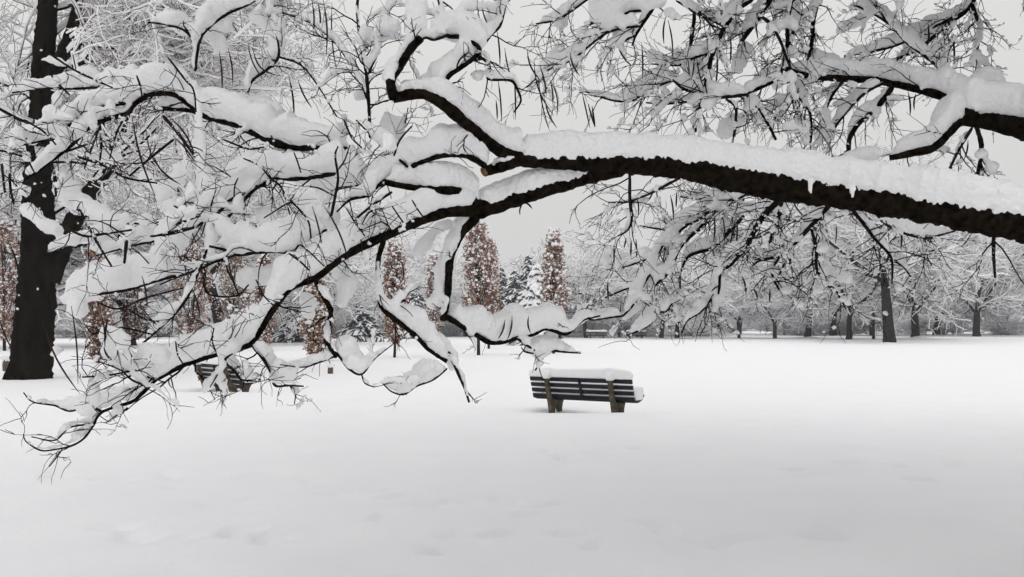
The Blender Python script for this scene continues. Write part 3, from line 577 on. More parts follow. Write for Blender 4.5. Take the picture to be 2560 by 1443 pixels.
snow_acc = {g: Acc() for g in ('limb', 'left', 'top', 'mid', 'right', 'upper', 'low')}
SRC = {g: [] for g in snow_acc}                      # centre lines that twigs grow from
for b in B:
    p = np.array(b['pts'], float); n = len(p)
    w = np.interp(np.linspace(0, 1, n), np.linspace(0, 1, len(b['w'])), b['w']); h = np.interp(np.linspace(0, 1, n), np.linspace(0, 1, len(b['h'])), b['h'])
    big = w.max() > 30; main = b['grp'] == 'limb' and w.max() > 45
    s = catmull(np.column_stack([p, w, h]), 8 if big else 6)
    u = np.linspace(0, 1, len(s))
    d = D(s[:, 0], s[:, 1]) + b['off'][0] * (1 - u) + b['off'][1] * u + 0.05 * np.sin(u * 9 + len(B) * p[0, 0]) * np.sin(np.pi * u)
    c = P(s[:, 0], s[:, 1], d); k = d / F
    r = np.maximum(s[:, 2], 2.2) * (.5 if big else .5 + .16 * np.clip((14 - s[:, 2]) / 10, 0, 1)) * k
    r = r * (1 + 0.10 * vnoise(s[:, 0] * .06, s[:, 1] * .06, 7))
    a = Acc()
    rr = r.copy(); rr[0] *= 0.7
    tubes(a, c, rr, 22 if big else (12 if w.max() > 12 else 8), 0, True, 0.035 if big else 0.06, rng)
    if w[-1] > 18 and b['name'] != 'main_limb' and len(b['pts']) < 12: pass
    o = a.build(b['name'], [M_BARK if w.max() > 7 else M_TWIG], near)
    # its snow
    na = .09 if big else .26
    hn = s[:, 3] * (1 + na * vnoise(s[:, 0] * .028 + 3, s[:, 1] * .028, 9) + na * .4 * vnoise(s[:, 0] * .09, s[:, 1] * .09, 10))
    hn = hn * 1.08
    h3 = np.maximum(hn, 0.5) * k
    hw = np.maximum(r * 1.24, np.minimum(h3 * 0.45, r * 1.2 + 0.025 + h3 * .16))
    prof = np.clip(np.minimum(np.arange(len(s)), np.arange(len(s))[::-1]) / 3.0, 0.25, 1)
    hw = hw * prof * (1 + 0.12 * vnoise(s[:, 0] * .05, s[:, 1] * .05, 12))
    keep = s[:, 3] > 2.5
    if keep.sum() > 4:
        i0, i1 = np.argmax(keep), len(keep) - np.argmax(keep[::-1])
        ridges(snow_acc[b['grp']], c[i0:i1], hw[i0:i1], (h3 * prof)[i0:i1], 14, 0, 0.0 if main else (r * .42)[i0:i1][None], 0.16 if main else 0.0, .65, .8 if main else .5, .72)
    SRC[b['grp']].append((c, r, b['twig']))
for strokes, off, g in CL:
    s = catmull(np.array(strokes, float), 7)
    d = D(s[:, 0], s[:, 1]) + off + (s[:, 2] * 4 / F * .9 if off > -.11 or g != 'limb' else 0); c = P(s[:, 0], s[:, 1], d)
    rad = s[:, 2] * 1.06 * d / F * (1 + 0.2 * vnoise(s[:, 0] * .05, s[:, 1] * .05, 21))
    tubes(snow_acc[g], c, rad, 12, 0, True, 0.07, rng)

# trunk, just outside the right edge
tp = np.array([(TX + .05, TY, -.1), (TX + .02, TY, .5), (TX, TY, 1.2), (TX - .02, TY, 2.0), (TX + .05, TY + .05, 3.0), (TX + .2, TY + .1, 4.5), (TX + .25, TY, 6.5), (TX + .2, TY - .2, 9)])
a = Acc(); tubes(a, catmull(tp, .15), np.interp(np.linspace(0, 1, len(catmull(tp, .15))), [0, .06, .2, .5, 1], [.55, .42, .36, .25, .08]), 22, 0, True, .03, rng)
a.build('trunk', [M_BARK], near)
cutv = P(1212, 429, D(1212, 429)); a = Acc()
tubes(a, np.array([cutv, cutv + np.array([-.006, -.004, -.004]), cutv + np.array([-.009, -.005, -.006])]), np.array([.024, .023, .016]), 12)
a.build('cut_end', [M_CUT], near)

# twigs growing from the boughs
tw = Acc(); tws = Acc()
def lumps(q, size, per, g):
    k, N, _ = q.shape; u = np.sort(g.random((k, per)) ** 1.25, 1) * (N - 1.01); i = u.astype(int); f = (u - i)[..., None]; r_ = np.arange(k)[:, None]
    c = q[r_, i] * (1 - f) + q[r_, i + 1] * f
    rad = size * g.uniform(.35, .95, (k, per)) * (1.15 - .6 * u / N) * g.uniform(.6, 1.3, (k, 1))
    c = c + np.array([0, 0, 1.]) * (rad * .62)[..., None]
    return c.reshape(-1, 3), rad.ravel()
def twig_layer(grp, c, r, dens, L1, gravity, snow, frac, seed):
    """bare dark twigs off one bough; a share of them carries clumped snow that melts into the bough's snow"""
    g = np.random.default_rng(seed)
    seg = np.linalg.norm(np.diff(c, axis=0), axis=1).sum()
    n = int(round(seg * dens))
    if n < 1: return
    pos, d, rad, _ = spawn(c[None], r[None], n, g, .05, 1.0, (.45, 1.35), .8)
    ln = g.uniform(.3, 1.0, n) * L1
    far = grp in ('right', 'upper', 'low')
    if not far: d[:, 1] -= .45
    p = grow(pos, d, ln, 8, g, .19 if far else .22, gravity)
    e_ = p[:, -1]; ok_ = ~((HY - (e_[:, 2] - CAMH) / e_[:, 1] * F > 858) & (CX + e_[:, 0] / e_[:, 1] * F > 1400))
    p = p[ok_]; rad = rad[ok_]; n = len(p)
    if n < 1: return
    rr = np.clip(rad * .55, .0026 if far else .0018, .0045)[:, None] * np.linspace(1, .32, 8)[None]
    tubes(tw, p, rr, 5)
    m = g.random(n) < frac
    if m.any():
        q = p[m]; k = len(q)
        if far:                                       # a string of rounded lumps, largest near the fork
            cen, rad_ = lumps(q, snow, 7, g); blobs(snow_acc[grp], cen, rad_, g, 0, .9)
        else:
            pr = np.array([.7, .9, 1, 1, 1, .9, .8, .6])[None] * np.clip(1 + .5 * g.standard_normal((k, 8)), .3, 2.2)
            hh = snow * g.uniform(.5, 1.5, (k, 1)) * pr
            ridges(snow_acc[grp], q, np.clip(hh * .42, .009, .026), np.maximum(hh, .016), 8, 0, .003, -.04, .6)
    pos, d, rad, _ = spawn(p, rr, 5, g, .2, 1, (.4, 1.2), .9)
    n2 = len(pos); p2 = grow(pos, d, g.uniform(.2, 1, n2) * L1 * .45, 6, g, .2, gravity)
    r2 = np.clip(rad * .75, .0019 if far else .0014, .0028)[:, None] * np.linspace(1, .55, 6)[None]
    tubes(tw, p2, r2, 4)
    m = g.random(n2) < frac
    if m.any():
        cen, rad_ = lumps(p2[m], snow * .34, 4, g); blobs(tws, cen, rad_, g, 0, .85)
PAR = dict(limb=(3, .22, -.02, .03, .1), left=(12.5, .30, -.03, .034, .15), top=(13, .30, -.03, .034, .2), mid=(9, .22, -.02, .035, .12), right=(14, .44, -.04, .042, .40), upper=(17, .46, -.05, .044, .40), low=(17, .44, -.04, .042, .40))
for g in SRC:
    dens, L1, gr, sn, fr = PAR[g]
    for i, (c, r, t) in enumerate(SRC[g]):
        twig_layer(g, c, r, dens * t, L1, gr, sn, fr, 100 + i + 1000 * len(g))
tw.build('twigs', [M_TWIG], near, True, 'stuff')
tws.build('twig_snow', [M_SNOW], near, True, 'stuff')

for g, a in snow_acc.items():
    vx = dict(limb=.0065, left=.0095, top=.0095, mid=.009, right=.0095, upper=.0095, low=.0095)[g]
    o = remesh_snow('snow', a, near, vx, dict(limb=.007, left=.02, top=.017, mid=.015).get(g, .012), .13, .009 if g == 'limb' else .006, 4); o['kind'] = 'stuff'

# long seed pods hanging from the boughs: each one a part; (x0,y0,x1,y1,bow px,depth offset)
PODS = [(330, 292, 388, 490, -8, -.1), (365, 318, 452, 462, -26, -.15), (380, 378, 452, 462, -14, 0), (420, 290, 490, 400, 12, .1), (432, 340, 486, 404, 4, .05), (178, 765, 195, 960, 5, -.4),
        (105, 800, 200, 985, -12, -.4), (780, 515, 806, 630, 4, -.2), (810, 515, 872, 657, 8, -.25), (25, 610, 50, 700, 3, .2), (0, 800, 35, 880, -4, -.3), (460, 640, 520, 700, 5, .1), (570, 640, 610, 760, -8, 0), (555, 620, 590, 720, -5, .05), (660, 300, 690, 380, 3, .2),
        (620, 110, 660, 200, -8, .3), (632, 120, 700, 190, -20, .3), (808, 0, 815, 140, 6, .3), (795, 10, 800, 70, 3, .4), (830, 10, 842, 180, -6, .4), (780, 0, 784, 90, 3, .3), (722, 190, 735, 300, 4, .5), (745, 200, 780, 270, -4, .4), (548, 130, 555, 230, 3, .5), (570, 120, 582, 215, 4, .5),
        (1180, 0, 1192, 95, -8, .1), (1205, 0, 1225, 70, -6, .2), (1243, 80, 1250, 165, 2, .5), (1262, 120, 1280, 200, -3, .5), (1245, 200, 1254, 305, 2, .6), (1240, 250, 1243, 300, 1, .5), (1285, 190, 1288, 300, 2, .6), (1318, 125, 1350, 200, -8, .8), (1335, 150, 1385, 290, -14, .8), (1345, 190, 1372, 322, -4, .9), (1378, 205, 1392, 290, 8, .9), (1375, 200, 1382, 260, 3, .9), (1362, 250, 1392, 320, -5, .8), (1425, 130, 1450, 190, -6, 1.1), (1455, 230, 1475, 320, 0, 1.2), (1470, 260, 1487, 318, 0, 1.2), (1480, 265, 1488, 318, 0, 1.2), (1350, 165, 1366, 240, 3, 1.0),
        (1604, 110, 1606, 198, 2, 1.3), (1670, 50, 1682, 150, 4, 1.3), (1665, 40, 1660, 110, -4, 1.3), (1735, 150, 1728, 200, 2, 1.2), (1742, 145, 1760, 222, -3, 1.2), (1792, 130, 1788, 220, 3, 1.2), (1826, 90, 1825, 160, 2, 1.3), (1850, 60, 1866, 130, 0, 1.4), (1888, 55, 1895, 98, 0, 1.3), (1962, 120, 1955, 180, 0, 1.1), (2018, 110, 2012, 145, 0, 1.3),
        (1572, 440, 1577, 545, -2, .4), (1592, 495, 1595, 540, 3, .5), (1535, 610, 1535, 664, 0, 1.0), (1578, 600, 1577, 642, 0, 1.0), (1590, 598, 1592, 645, 0, 1.0), (1566, 595, 1560, 620, 0, 1.0), (1676, 488, 1684, 550, 2, 1.0), (1692, 480, 1690, 520, 0, 1.0), (1786, 545, 1784, 605, 2, 1.1), (1806, 535, 1812, 610, 2, 1.1), (1830, 545, 1822, 625, 4, 1.0), (1842, 548, 1840, 615, 2, 1.0), (1855, 690, 1865, 738, 3, 1.1), (1880, 718, 1893, 750, 4, 1.1), (1925, 722, 1924, 755, 0, 1.1), (1518, 705, 1521, 750, 0, 1.0),
        (1308, 508, 1300, 538, -4, .05), (1305, 505, 1330, 522, 4, .05), (1280, 790, 1268, 850, 4, .1), (1232, 785, 1215, 842, 5, .1), (1262, 800, 1245, 848, 4, .1), (1322, 790, 1326, 832, -4, .1), (2250, 560, 2252, 625, 3, .8), (2310, 590, 2318, 650, 3, .9), (2090, 560, 2088, 610, 2, .8), (2200, 640, 2195, 700, 3, .8), (2420, 350, 2410, 400, 3, .9), (2270, 230, 2275, 290, 3, 1.0), (2290, 235, 2286, 275, -3, 1.0), (2320, 60, 2318, 120, 3, 1.6), (2380, 90, 2385, 160, 3, 1.6), (1000, 645, 1010, 700, 3, .1), (900, 590, 905, 640, 2, -.1), (760, 640, 770, 720, 4, -.1), (480, 720, 500, 800, 4, 0), (355, 690, 368, 770, 3, -.1), (255, 790, 262, 870, 3, -.4)]
for (x0, y0, x1, y1, bow, off) in PODS:
    u = np.linspace(0, 1, 9); L_ = math.hypot(x1 - x0, y1 - y0) + 1e-6
    px = x0 + (x1 - x0) * u + bow * np.sin(np.pi * u) * (y1 - y0) / L_; py = y0 + (y1 - y0) * u - bow * np.sin(np.pi * u) * (x1 - x0) / L_
    d = D(x0, y0) + off + rng.normal(0, .03) * u
    c = P(px, py, d); w = .0042 * (D(x0, y0) + off) / 4.0 * rng.uniform(.75, 1.1)
    a = Acc(); tubes(a, c, w * np.array([.35, .5, .9, 1, 1, 1, .9, .6, .25]), 6)
    a.build('seed_pod', [M_POD], near)

# the rest of the crown overhead and behind the camera's right: it shades the foreground
def in_frame(p):
    y = np.maximum(p[..., 1], .05); px = CX + p[..., 0] / y * F; py = HY - (p[..., 2] - CAMH) / y * F
    return ((p[..., 1] > .3) & (px > -80) & (px < 2640) & (py > -60)).any(-1)
g = np.random.default_rng(77)
n0 = 58
base = np.array([TX + .15, TY, 0])[None] + np.zeros((n0, 3)); base[:, 2] = g.uniform(3.0, 8.2, n0)
az = np.where(g.random(n0) < .4, g.uniform(2.2, 3.5, n0), g.uniform(-.3, 3.4, n0)); el = g.uniform(.25, .75, n0)
d0 = np.stack([np.cos(az) * np.cos(el), np.sin(az) * np.cos(el), np.sin(el)], -1)
ov = grow(base, d0, g.uniform(5, 10.0, n0) + 3.5 * (np.cos(az) < -.5), 12, g, .10, -.012); ok = ~in_frame(ov); ov = ov[ok]
r0 = np.linspace(.09, .02, 12)[None] * np.ones((len(ov), 1))
oa = Acc(); osn = Acc()
tubes(oa, ov, r0, 7); ridges(osn, ov, r0 * 1.5 + .05, r0 + .14, 7)
pos, d, rad, _ = spawn(ov, r0, 15, g, .15, 1, (.5, 1.2), .5)
p1 = grow(pos, d, g.uniform(.8, 2.6, len(pos)), 7, g, .16, -.02); ok = ~in_frame(p1); p1 = p1[ok]
r1 = np.clip(rad[ok] * .45, .008, .03)[:, None] * np.linspace(1, .35, 7)[None]
tubes(oa, p1, r1, 5); ridges(osn, p1, r1 * 1.3 + .065, r1 + .11, 6)
pos, d, rad, _ = spawn(p1, r1, 5, g, .2, 1, (.5, 1.2), .6)
p2 = grow(pos, d, g.uniform(.3, 1.0, len(pos)), 5, g, .2, -.03); ok = ~in_frame(p2); p2 = p2[ok]
r2 = np.clip(rad[ok] * .5, .003, .01)[:, None] * np.linspace(1, .4, 5)[None]
tubes(oa, p2, r2, 4); ridges(osn, p2, r2 + .03, r2 + .06, 5)
oa.build('upper_branches', [M_BARK], near, True, 'stuff'); osn.build('upper_snow', [M_SNOW], near, True, 'stuff')

# ---------------------------------------------------------------- the big trunk on the left and its crown
LD = 25.1
lx = P(72, 945, LD)
left = thing('broad_tree', (lx[0], LD, 0), 'big dark mossy trunk at the left edge dusted with snow', 'tree')
def ltrace(pts, ws, step=8, zs=None, sides=14, name='trunk', wob=.05, dz=(0, 0)):
    s = catmull(np.column_stack([np.array(pts, float), ws]), step); u = np.linspace(0, 1, len(s))
    d = LD + dz[0] * (1 - u) + dz[1] * u; c = P(s[:, 0], s[:, 1], d); r = s[:, 2] * .5 * LD / F
    a = Acc(); tubes(a, c, r, sides, 0, True, wob, rng); a.build(name, [M_TRUNK], left)
    return c, r
lt = []
lt.append(ltrace([(77, 975), (77, 940), (82, 860), (90, 740), (96, 620), (96, 500), (96, 380), (100, 260), (108, 150), (118, 40), (124, -80), (130, -260), (140, -420)], [104, 98, 94, 88, 80, 72, 54, 48, 50, 46, 40, 32, 18], 8, sides=18, name='trunk'))
ra = Acc()
for k in range(9):
    an = k * .7 + rng.uniform(-.2, .2); q = np.array([lx[0], LD, .55]); e = np.array([math.cos(an), math.sin(an), 0])
    tubes(ra, np.array([q + e * .32, q + e * .42 - [0, 0, .3], q + e * rng.uniform(.48, .6) - [0, 0, .5], q + e * .66 - [0, 0, .75]]), np.array([.15, .15, .12, .06]), 7, 0, True, .06, rng)
ra.build('root_flare', [M_TRUNK], left)
lt.append(ltrace([(118, 700), (145, 640), (180, 560), (225, 480), (262, 430), (310, 350), (360, 250), (420, 120), (470, 20), (520, -80)], [60, 52, 44, 36, 32, 28, 26, 24, 24, 20], name='stem', dz=(0, 1.5)))
lt.append(ltrace([(108, 250), (150, 150), (178, 80), (200, 0), (222, -110), (240, -250)], [36, 32, 28, 28, 24, 14], name='stem', dz=(0, -.6)))
ls = Acc()
for (pts, ws, dz) in (([(155, 150), (189, 120), (232, 73), (275, 43), (318, 24), (395, 15), (470, 20)], [16, 14, 13, 12, 10, 8, 4], (0, -2)), ([(180, 165), (215, 150), (245, 114), (309, 125), (357, 135), (408, 152), (450, 180)], [14, 13, 12, 10, 9, 8, 4], (0, -1.5)),
                      ([(100, 260), (60, 230), (0, 205), (-80, 190)], [20, 16, 12, 6], (0, 1)), ([(215, 60), (300, -20), (420, -60)], [18, 14, 8], (0, 2)), ([(475, 30), (560, -20), (680, -70)], [18, 14, 8], (1.5, 3)), ([(360, 250), (440, 210), (540, 190), (640, 215)], [16, 12, 8, 4], (1, 2))):
    c, r = ltrace(pts, ws, 8, name='bough', sides=9, dz=dz); lt.append((c, r))
    ridges(ls, c, r * 1.2 + .05, r + .16 + .05 * vnoise(c[:, 0] * 2, c[:, 2] * 2, 5), 8)
g = np.random.default_rng(31)
# patches of blown snow stuck to the trunk
c, r = lt[0]; i = g.integers(20, len(c) - 6, 12); an = g.uniform(-2.9, -.2, 12)
pp = c[i] + np.stack([np.cos(an), np.sin(an), 0 * an], -1) * (r[i] * .97)[:, None]
blobs(ls, pp, .02 + .06 * g.random(12) ** 2, g, 0, .8)
lo = Acc()
sources = [(c[::3][:40], r[::3][:40]) for c, r in lt]
first = []
for k, (c, r) in enumerate(lt):
    seg = np.linalg.norm(np.diff(c, axis=0), axis=1).sum()
    n = int(seg * (2.8 if k < 3 else 4.0)); tmin = .3 if k == 0 else .2 if k == 1 else .1
    pos, d, rad, _ = spawn(c[None], r[None], n, g, tmin, 1.0, (.6, 1.3), .5)
    d[:, 0] += .12; ln = g.uniform(2.0, 5.5, n) * (1.2 if k < 3 else .6)
    first.append((grow(pos, d, ln, 10, g, .14, .02), np.clip(rad * .3, .02, .07)))
def clear(p):
    px = CX + p[..., 0] / p[..., 1] * F
    return ~((p[..., 1] < LD + .2) & (px > 40) & (px < 165)).any(-1)
p1 = np.concatenate([f[0] for f in first]); r1 = np.concatenate([f[1] for f in first])[:, None] * np.linspace(1, .3, 10)[None]
tl = ~((p1[:, 3:, 1] < LD) & (np.abs(CX + p1[:, 3:, 0] / p1[:, 3:, 1] * F - 102) < 62)).any(-1); p1 = p1[tl]; r1 = r1[tl]
tubes(lo, p1, r1, 5); ridges(ls, p1, r1 * 1.2 + .035, r1 + .085, 6)
pos, d, rad, _ = spawn(p1, r1, 12, g, .1, 1, (.5, 1.2), .7)
p2 = grow(pos, d, g.uniform(.6, 2.2, len(pos)), 7, g, .22, -.01); r2 = np.clip(rad * .5, .010, .03)[:, None] * np.linspace(1, .45, 7)[None]; tl = clear(p2); p2 = p2[tl]; r2 = r2[tl]
tubes(lo, p2, r2, 4, 1); ridges(ls, p2, r2 * 1.2 + .012, r2 + .045, 5)
pos, d, rad, _ = spawn(p2, r2, 5, g, .15, 1, (.4, 1.2), .8)
vis = (pos[:, 2] < 15) & (pos[:, 0] < -1); pos, d, rad = pos[vis], d[vis], rad[vis]
p3 = grow(pos, d, g.uniform(.25, .9, len(pos)), 4, g, .3, -.02); p3 = p3[clear(p3)]; r3 = np.full((len(p3), 4), .0065)
tubes(lo, p3, r3, 3, 1, False); m3 = g.random(len(p3)) < .6; ridges(ls, p3[m3], r3[m3] + .007, r3[m3] + .025, 4)
lo.build('crown', [M_TRUNK, M_REDTWIG], left, True, 'stuff'); ls.build('snow', [M_FARSNOW], left, True, 'stuff')

# ---------------------------------------------------------------- bare trees of the middle distance and the far treeline
def bare_tree(seed, height, trunk_h, tr, spread, n1, n2, n3, bark, twig, lean=0.0, fork=3, snow=1.0):
    """returns (trunk Acc, crown Acc); base at the origin"""
    g = np.random.default_rng(seed)
    tk = Acc(); cr = Acc()
    tp = grow(np.array([[0, 0, -.3]]), np.array([[lean, 0, 1.]]), np.array([trunk_h + .3]), 8, g, .05)
    trr = np.linspace(tr * 1.15, tr * .78, 8)[None]; trr[0, 0] = tr * 1.35; trr[0, 1] = tr * 1.15
    tubes(tk, tp, trr, 10, 0, True, .06, g)
    top = tp[0, -1]
    az = np.arange(fork) * 2 * np.pi / fork + g.uniform(0, 6); el = g.uniform(.65, 1.25, fork)
    d0 = np.stack([np.cos(az) * np.cos(el), np.sin(az) * np.cos(el), np.sin(el)], -1)
    l0 = (height - trunk_h) * g.uniform(.75, 1.0, fork)
    p0 = grow(np.repeat(top[None] - [0, 0, tr * .5], fork, 0), d0, l0, 10, g, .14, .03)
    q0 = np.linspace(tr * .62, tr * .12, 10)[None] * np.ones((fork, 1))
    tubes(tk, p0, q0, 7, 0, True, .06, g); ridges(cr, p0, q0 * 1.0 + .03, q0 * .7 + .1 * snow, 5, 1)
    pos, d, rad, ix = spawn(p0, q0, n1, g, .02, .95, (.7, 1.4), .6)
    ln = g.uniform(.45, 1.0, len(pos)) * spread
    p1 = grow(pos, d, ln, 8, g, .16, .02); r1 = np.clip(rad * .5, .02, .12)[:, None] * np.linspace(1, .25, 8)[None]
    tubes(cr, p1, r1, 4); ridges(cr, p1, r1 * 1.1 + .035, r1 + .09 * snow, 5, 1)
    pos, d, rad, _ = spawn(p1, r1, n2, g, .12, 1, (.5, 1.2), .7)
    p2 = grow(pos, d, g.uniform(.15, .42, len(pos)) * spread, 5, g, .22, -.01); r2 = np.clip(rad * .5, .012, .03)[:, None] * np.linspace(1, .5, 5)[None]
    tubes(cr, p2, r2, 3, 2, False); ridges(cr, p2, r2 + .026 * snow, r2 + .06 * snow, 4, 1)
    if n3:
        pos, d, rad, _ = spawn(p2, r2, n3, g, .2, 1, (.4, 1.2), .9)
        p3 = grow(pos, d, g.uniform(.06, .2, len(pos)) * spread, 3, g, .3, -.02); r3 = np.full((len(pos), 3), .011)
        tubes(cr, p3, r3, 3, 2, False); ridges(cr, p3, r3 + .016 * snow, r3 + .035 * snow, 3, 1)
    return tk, cr, [bark, M_FARSNOW, twig]

def make_bare(name, loc, label, cat, group, **kw):
    t = thing(name, (0, 0, 0), label, cat, group)
    tk, cr, ms = bare_tree(**kw)
    tk.build('trunk', [ms[0]], t); cr.build('crown', ms, t)
    t.location = loc
    return t

# five trees standing in the open on the right
SAY = ['bare snowy tree whose trunk stands in a white drift, leftmost of the open five', 'slim forked snowy tree, second from the left of the open five', 'thinnest trunk of the five trees in the open field',
       'tall thick leaning trunk, fourth of the five trees in the open field', 'stout snowy tree forking low from a drift, rightmost of the open five']
KW = [dict(seed=3, height=14, trunk_h=2.6, tr=.28, spread=6.0, n1=17, n2=13, n3=3, fork=4), dict(seed=4, height=14, trunk_h=2.4, tr=.25, spread=5.2, n1=15, n2=12, n3=3, fork=4),
      dict(seed=5, height=8, trunk_h=3.2, tr=.12, spread=2.5, n1=8, n2=8, n3=2, fork=3), dict(seed=6, height=17, trunk_h=5.2, tr=.40, spread=6.0, n1=17, n2=13, n3=3, fork=4, lean=-.06),
      dict(seed=8, height=16, trunk_h=2.6, tr=.36, spread=6.5, n1=19, n2=13, n3=3, fork=4)]
open_trees = []
for (px, py, w, mh), lab, kw in zip(RIGHT_TREES, SAY, KW):
    x, y = gpoint(px, py)
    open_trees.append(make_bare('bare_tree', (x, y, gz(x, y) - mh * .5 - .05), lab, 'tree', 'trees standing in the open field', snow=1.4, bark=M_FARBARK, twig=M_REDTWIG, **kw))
for src, px, d, sc, lab in ((4, 40, 52, .95, 'tall bare tree behind the big dark trunk'), (0, 330, 58, 1.05, 'bare brown-twigged tree beyond the big trunk, second from the left'),
                            (3, 560, 62, 1.0, 'bare brown-twigged tree behind the left limb'), (1, 790, 66, .95, 'bare brown-twigged tree left of the open sky')):
    x = (px - CX) / F * d; copy_tree(open_trees[src], (x, d, gz(x, d)), 1.0 + px, sc, lab, 'bare trees behind the left limb')
for src, px, d, sc, lab in ((4, 2440, 96, 1.05, 'bare snowy tree beyond the open five, near the right edge'), (0, 2590, 104, 1.1, 'bare snowy tree cut by the right edge of the picture'), (3, 2340, 112, 1.0, 'bare snowy tree behind the rightmost of the open five'), (1, 2080, 100, 1.1, 'bare snowy tree behind the slim forked tree')):
    x = (px - CX) / F * d; copy_tree(open_trees[src], (x, d, gz(x, d)), 1.0 + px, sc, lab, 'bare trees beyond the open field trees')
# prototypes for the treeline
WOOD = [dict(seed=21, height=11, trunk_h=2.2, tr=.22, spread=4.2, n1=20, n2=12, n3=2, fork=4), dict(seed=22, height=12.5, trunk_h=3.0, tr=.2, spread=3.6, n1=22, n2=12, n3=2, fork=3), dict(seed=23, height=9.5, trunk_h=2.0, tr=.17, spread=3.8, n1=18, n2=12, n3=2, fork=4)]
def far_lab(px, d):
    where = ('beside and behind the big left trunk' if px < 300 else 'behind the left limb' if px < 900 else 'behind the thin rust columns' if px < 1300 else
             'just right of the rightmost rust column' if px < 1650 else 'behind the hanging twigs right of centre' if px < 2000 else 'behind the trees in the open field')
    return ('nearer' if d < 100 else 'farther' if d < 180 else 'farthest') + ' bare white treeline tree ' + where
protos = []
g = np.random.default_rng(55)
spots = []
for px in (1430, 1470, 1545, 1652, 1700, 1840, 1930): spots.append((px + g.uniform(-8, 8), 82 + g.uniform(-2, 10), g.uniform(.78, 1.0)))
for px in np.arange(1390, 2600, 80): spots.append((px + g.uniform(-25, 25), 108 + g.uniform(-8, 12), g.uniform(1.0, 1.25)))
for px in np.arange(1400, 2700, 75): spots.append((px + g.uniform(-25, 25), 150 + g.uniform(-10, 14), g.uniform(1.1, 1.5)))
for px in np.arange(1750, 2800, 70): spots.append((px + g.uniform(-25, 25), 205 + g.uniform(-15, 25), g.uniform(1.2, 1.6)))
for px in np.arange(-120, 1180, 80): spots.append((px + g.uniform(-25, 25), 88 + g.uniform(-5, 12), g.uniform(.72, .95)))
for px in np.arange(-150, 1130, 100): spots.append((px + g.uniform(-30, 30), 118 + g.uniform(-8, 12), g.uniform(1.0, 1.3)))
for i, (px, d, sc) in enumerate(spots):
    x = (px - CX) / F * d; loc = (x, d, gz(x, d) - .1)
    if i < 3:
        t = make_bare('treeline_tree', loc, far_lab(px, d), 'tree', 'bare trees of the far treeline', bark=M_HAZYBARK, twig=M_HAZYTWIG, snow=1.55, **WOOD[i]); protos.append(t)
        t.scale = (sc,) * 3
    else:
        copy_tree(protos[i % 3], loc, g.uniform(0, 6.28), (sc * g.uniform(.85, 1.2), sc * g.uniform(.85, 1.2), sc * g.uniform(.85, 1.1)), far_lab(px, d))

# undergrowth along the foot of the treeline
sh = []
gs = np.random.default_rng(91)
for k in range(96):
    px = -100 + 2750 * (k + gs.uniform(0, 1)) / 96; d = (gs.uniform(88, 125) if px < 1750 else gs.uniform(100, 190)); x = (px - CX) / F * d; loc = (x, d, gz(x, d) - .15)
    if k < 2: sh.append(make_bare('bare_shrub', loc, 'low bare snowy shrub at the foot of the treeline', 'shrub', 'shrubs at the foot of the treeline', bark=M_HAZYBARK, twig=M_HAZYTWIG, seed=70 + k, height=3.2, trunk_h=.3, tr=.06, spread=2.0, n1=14, n2=9, n3=2, fork=7, snow=.55))
    else: copy_tree(sh[k % 2], loc, gs.uniform(0, 6.28), (gs.uniform(1, 1.7), gs.uniform(1, 1.7), gs.uniform(.6, 1.1)), far_lab(px, d).replace('bare white treeline tree', 'low shrub at treeline foot'))
# tell alike treeline trees and shrubs apart by their order from the left
ORD = 'first second third fourth fifth sixth seventh eighth ninth tenth eleventh twelfth thirteenth fourteenth fifteenth sixteenth seventeenth eighteenth nineteenth twentieth twenty-first twenty-second twenty-third twenty-fourth twenty-fifth'.split()
rows = {}
for o in col.objects:
    if o.parent is None and o.name.startswith(('treeline_tree', 'bare_shrub')): rows.setdefault(o['label'], []).append(o)
for lab_, os_ in rows.items():
    if len(os_) > 1:
        for k, o in enumerate(sorted(os_, key=lambda q: q.location.x / q.location.y)): o['label'] = lab_ + ', ' + ORD[min(k, 24)] + ' from left'
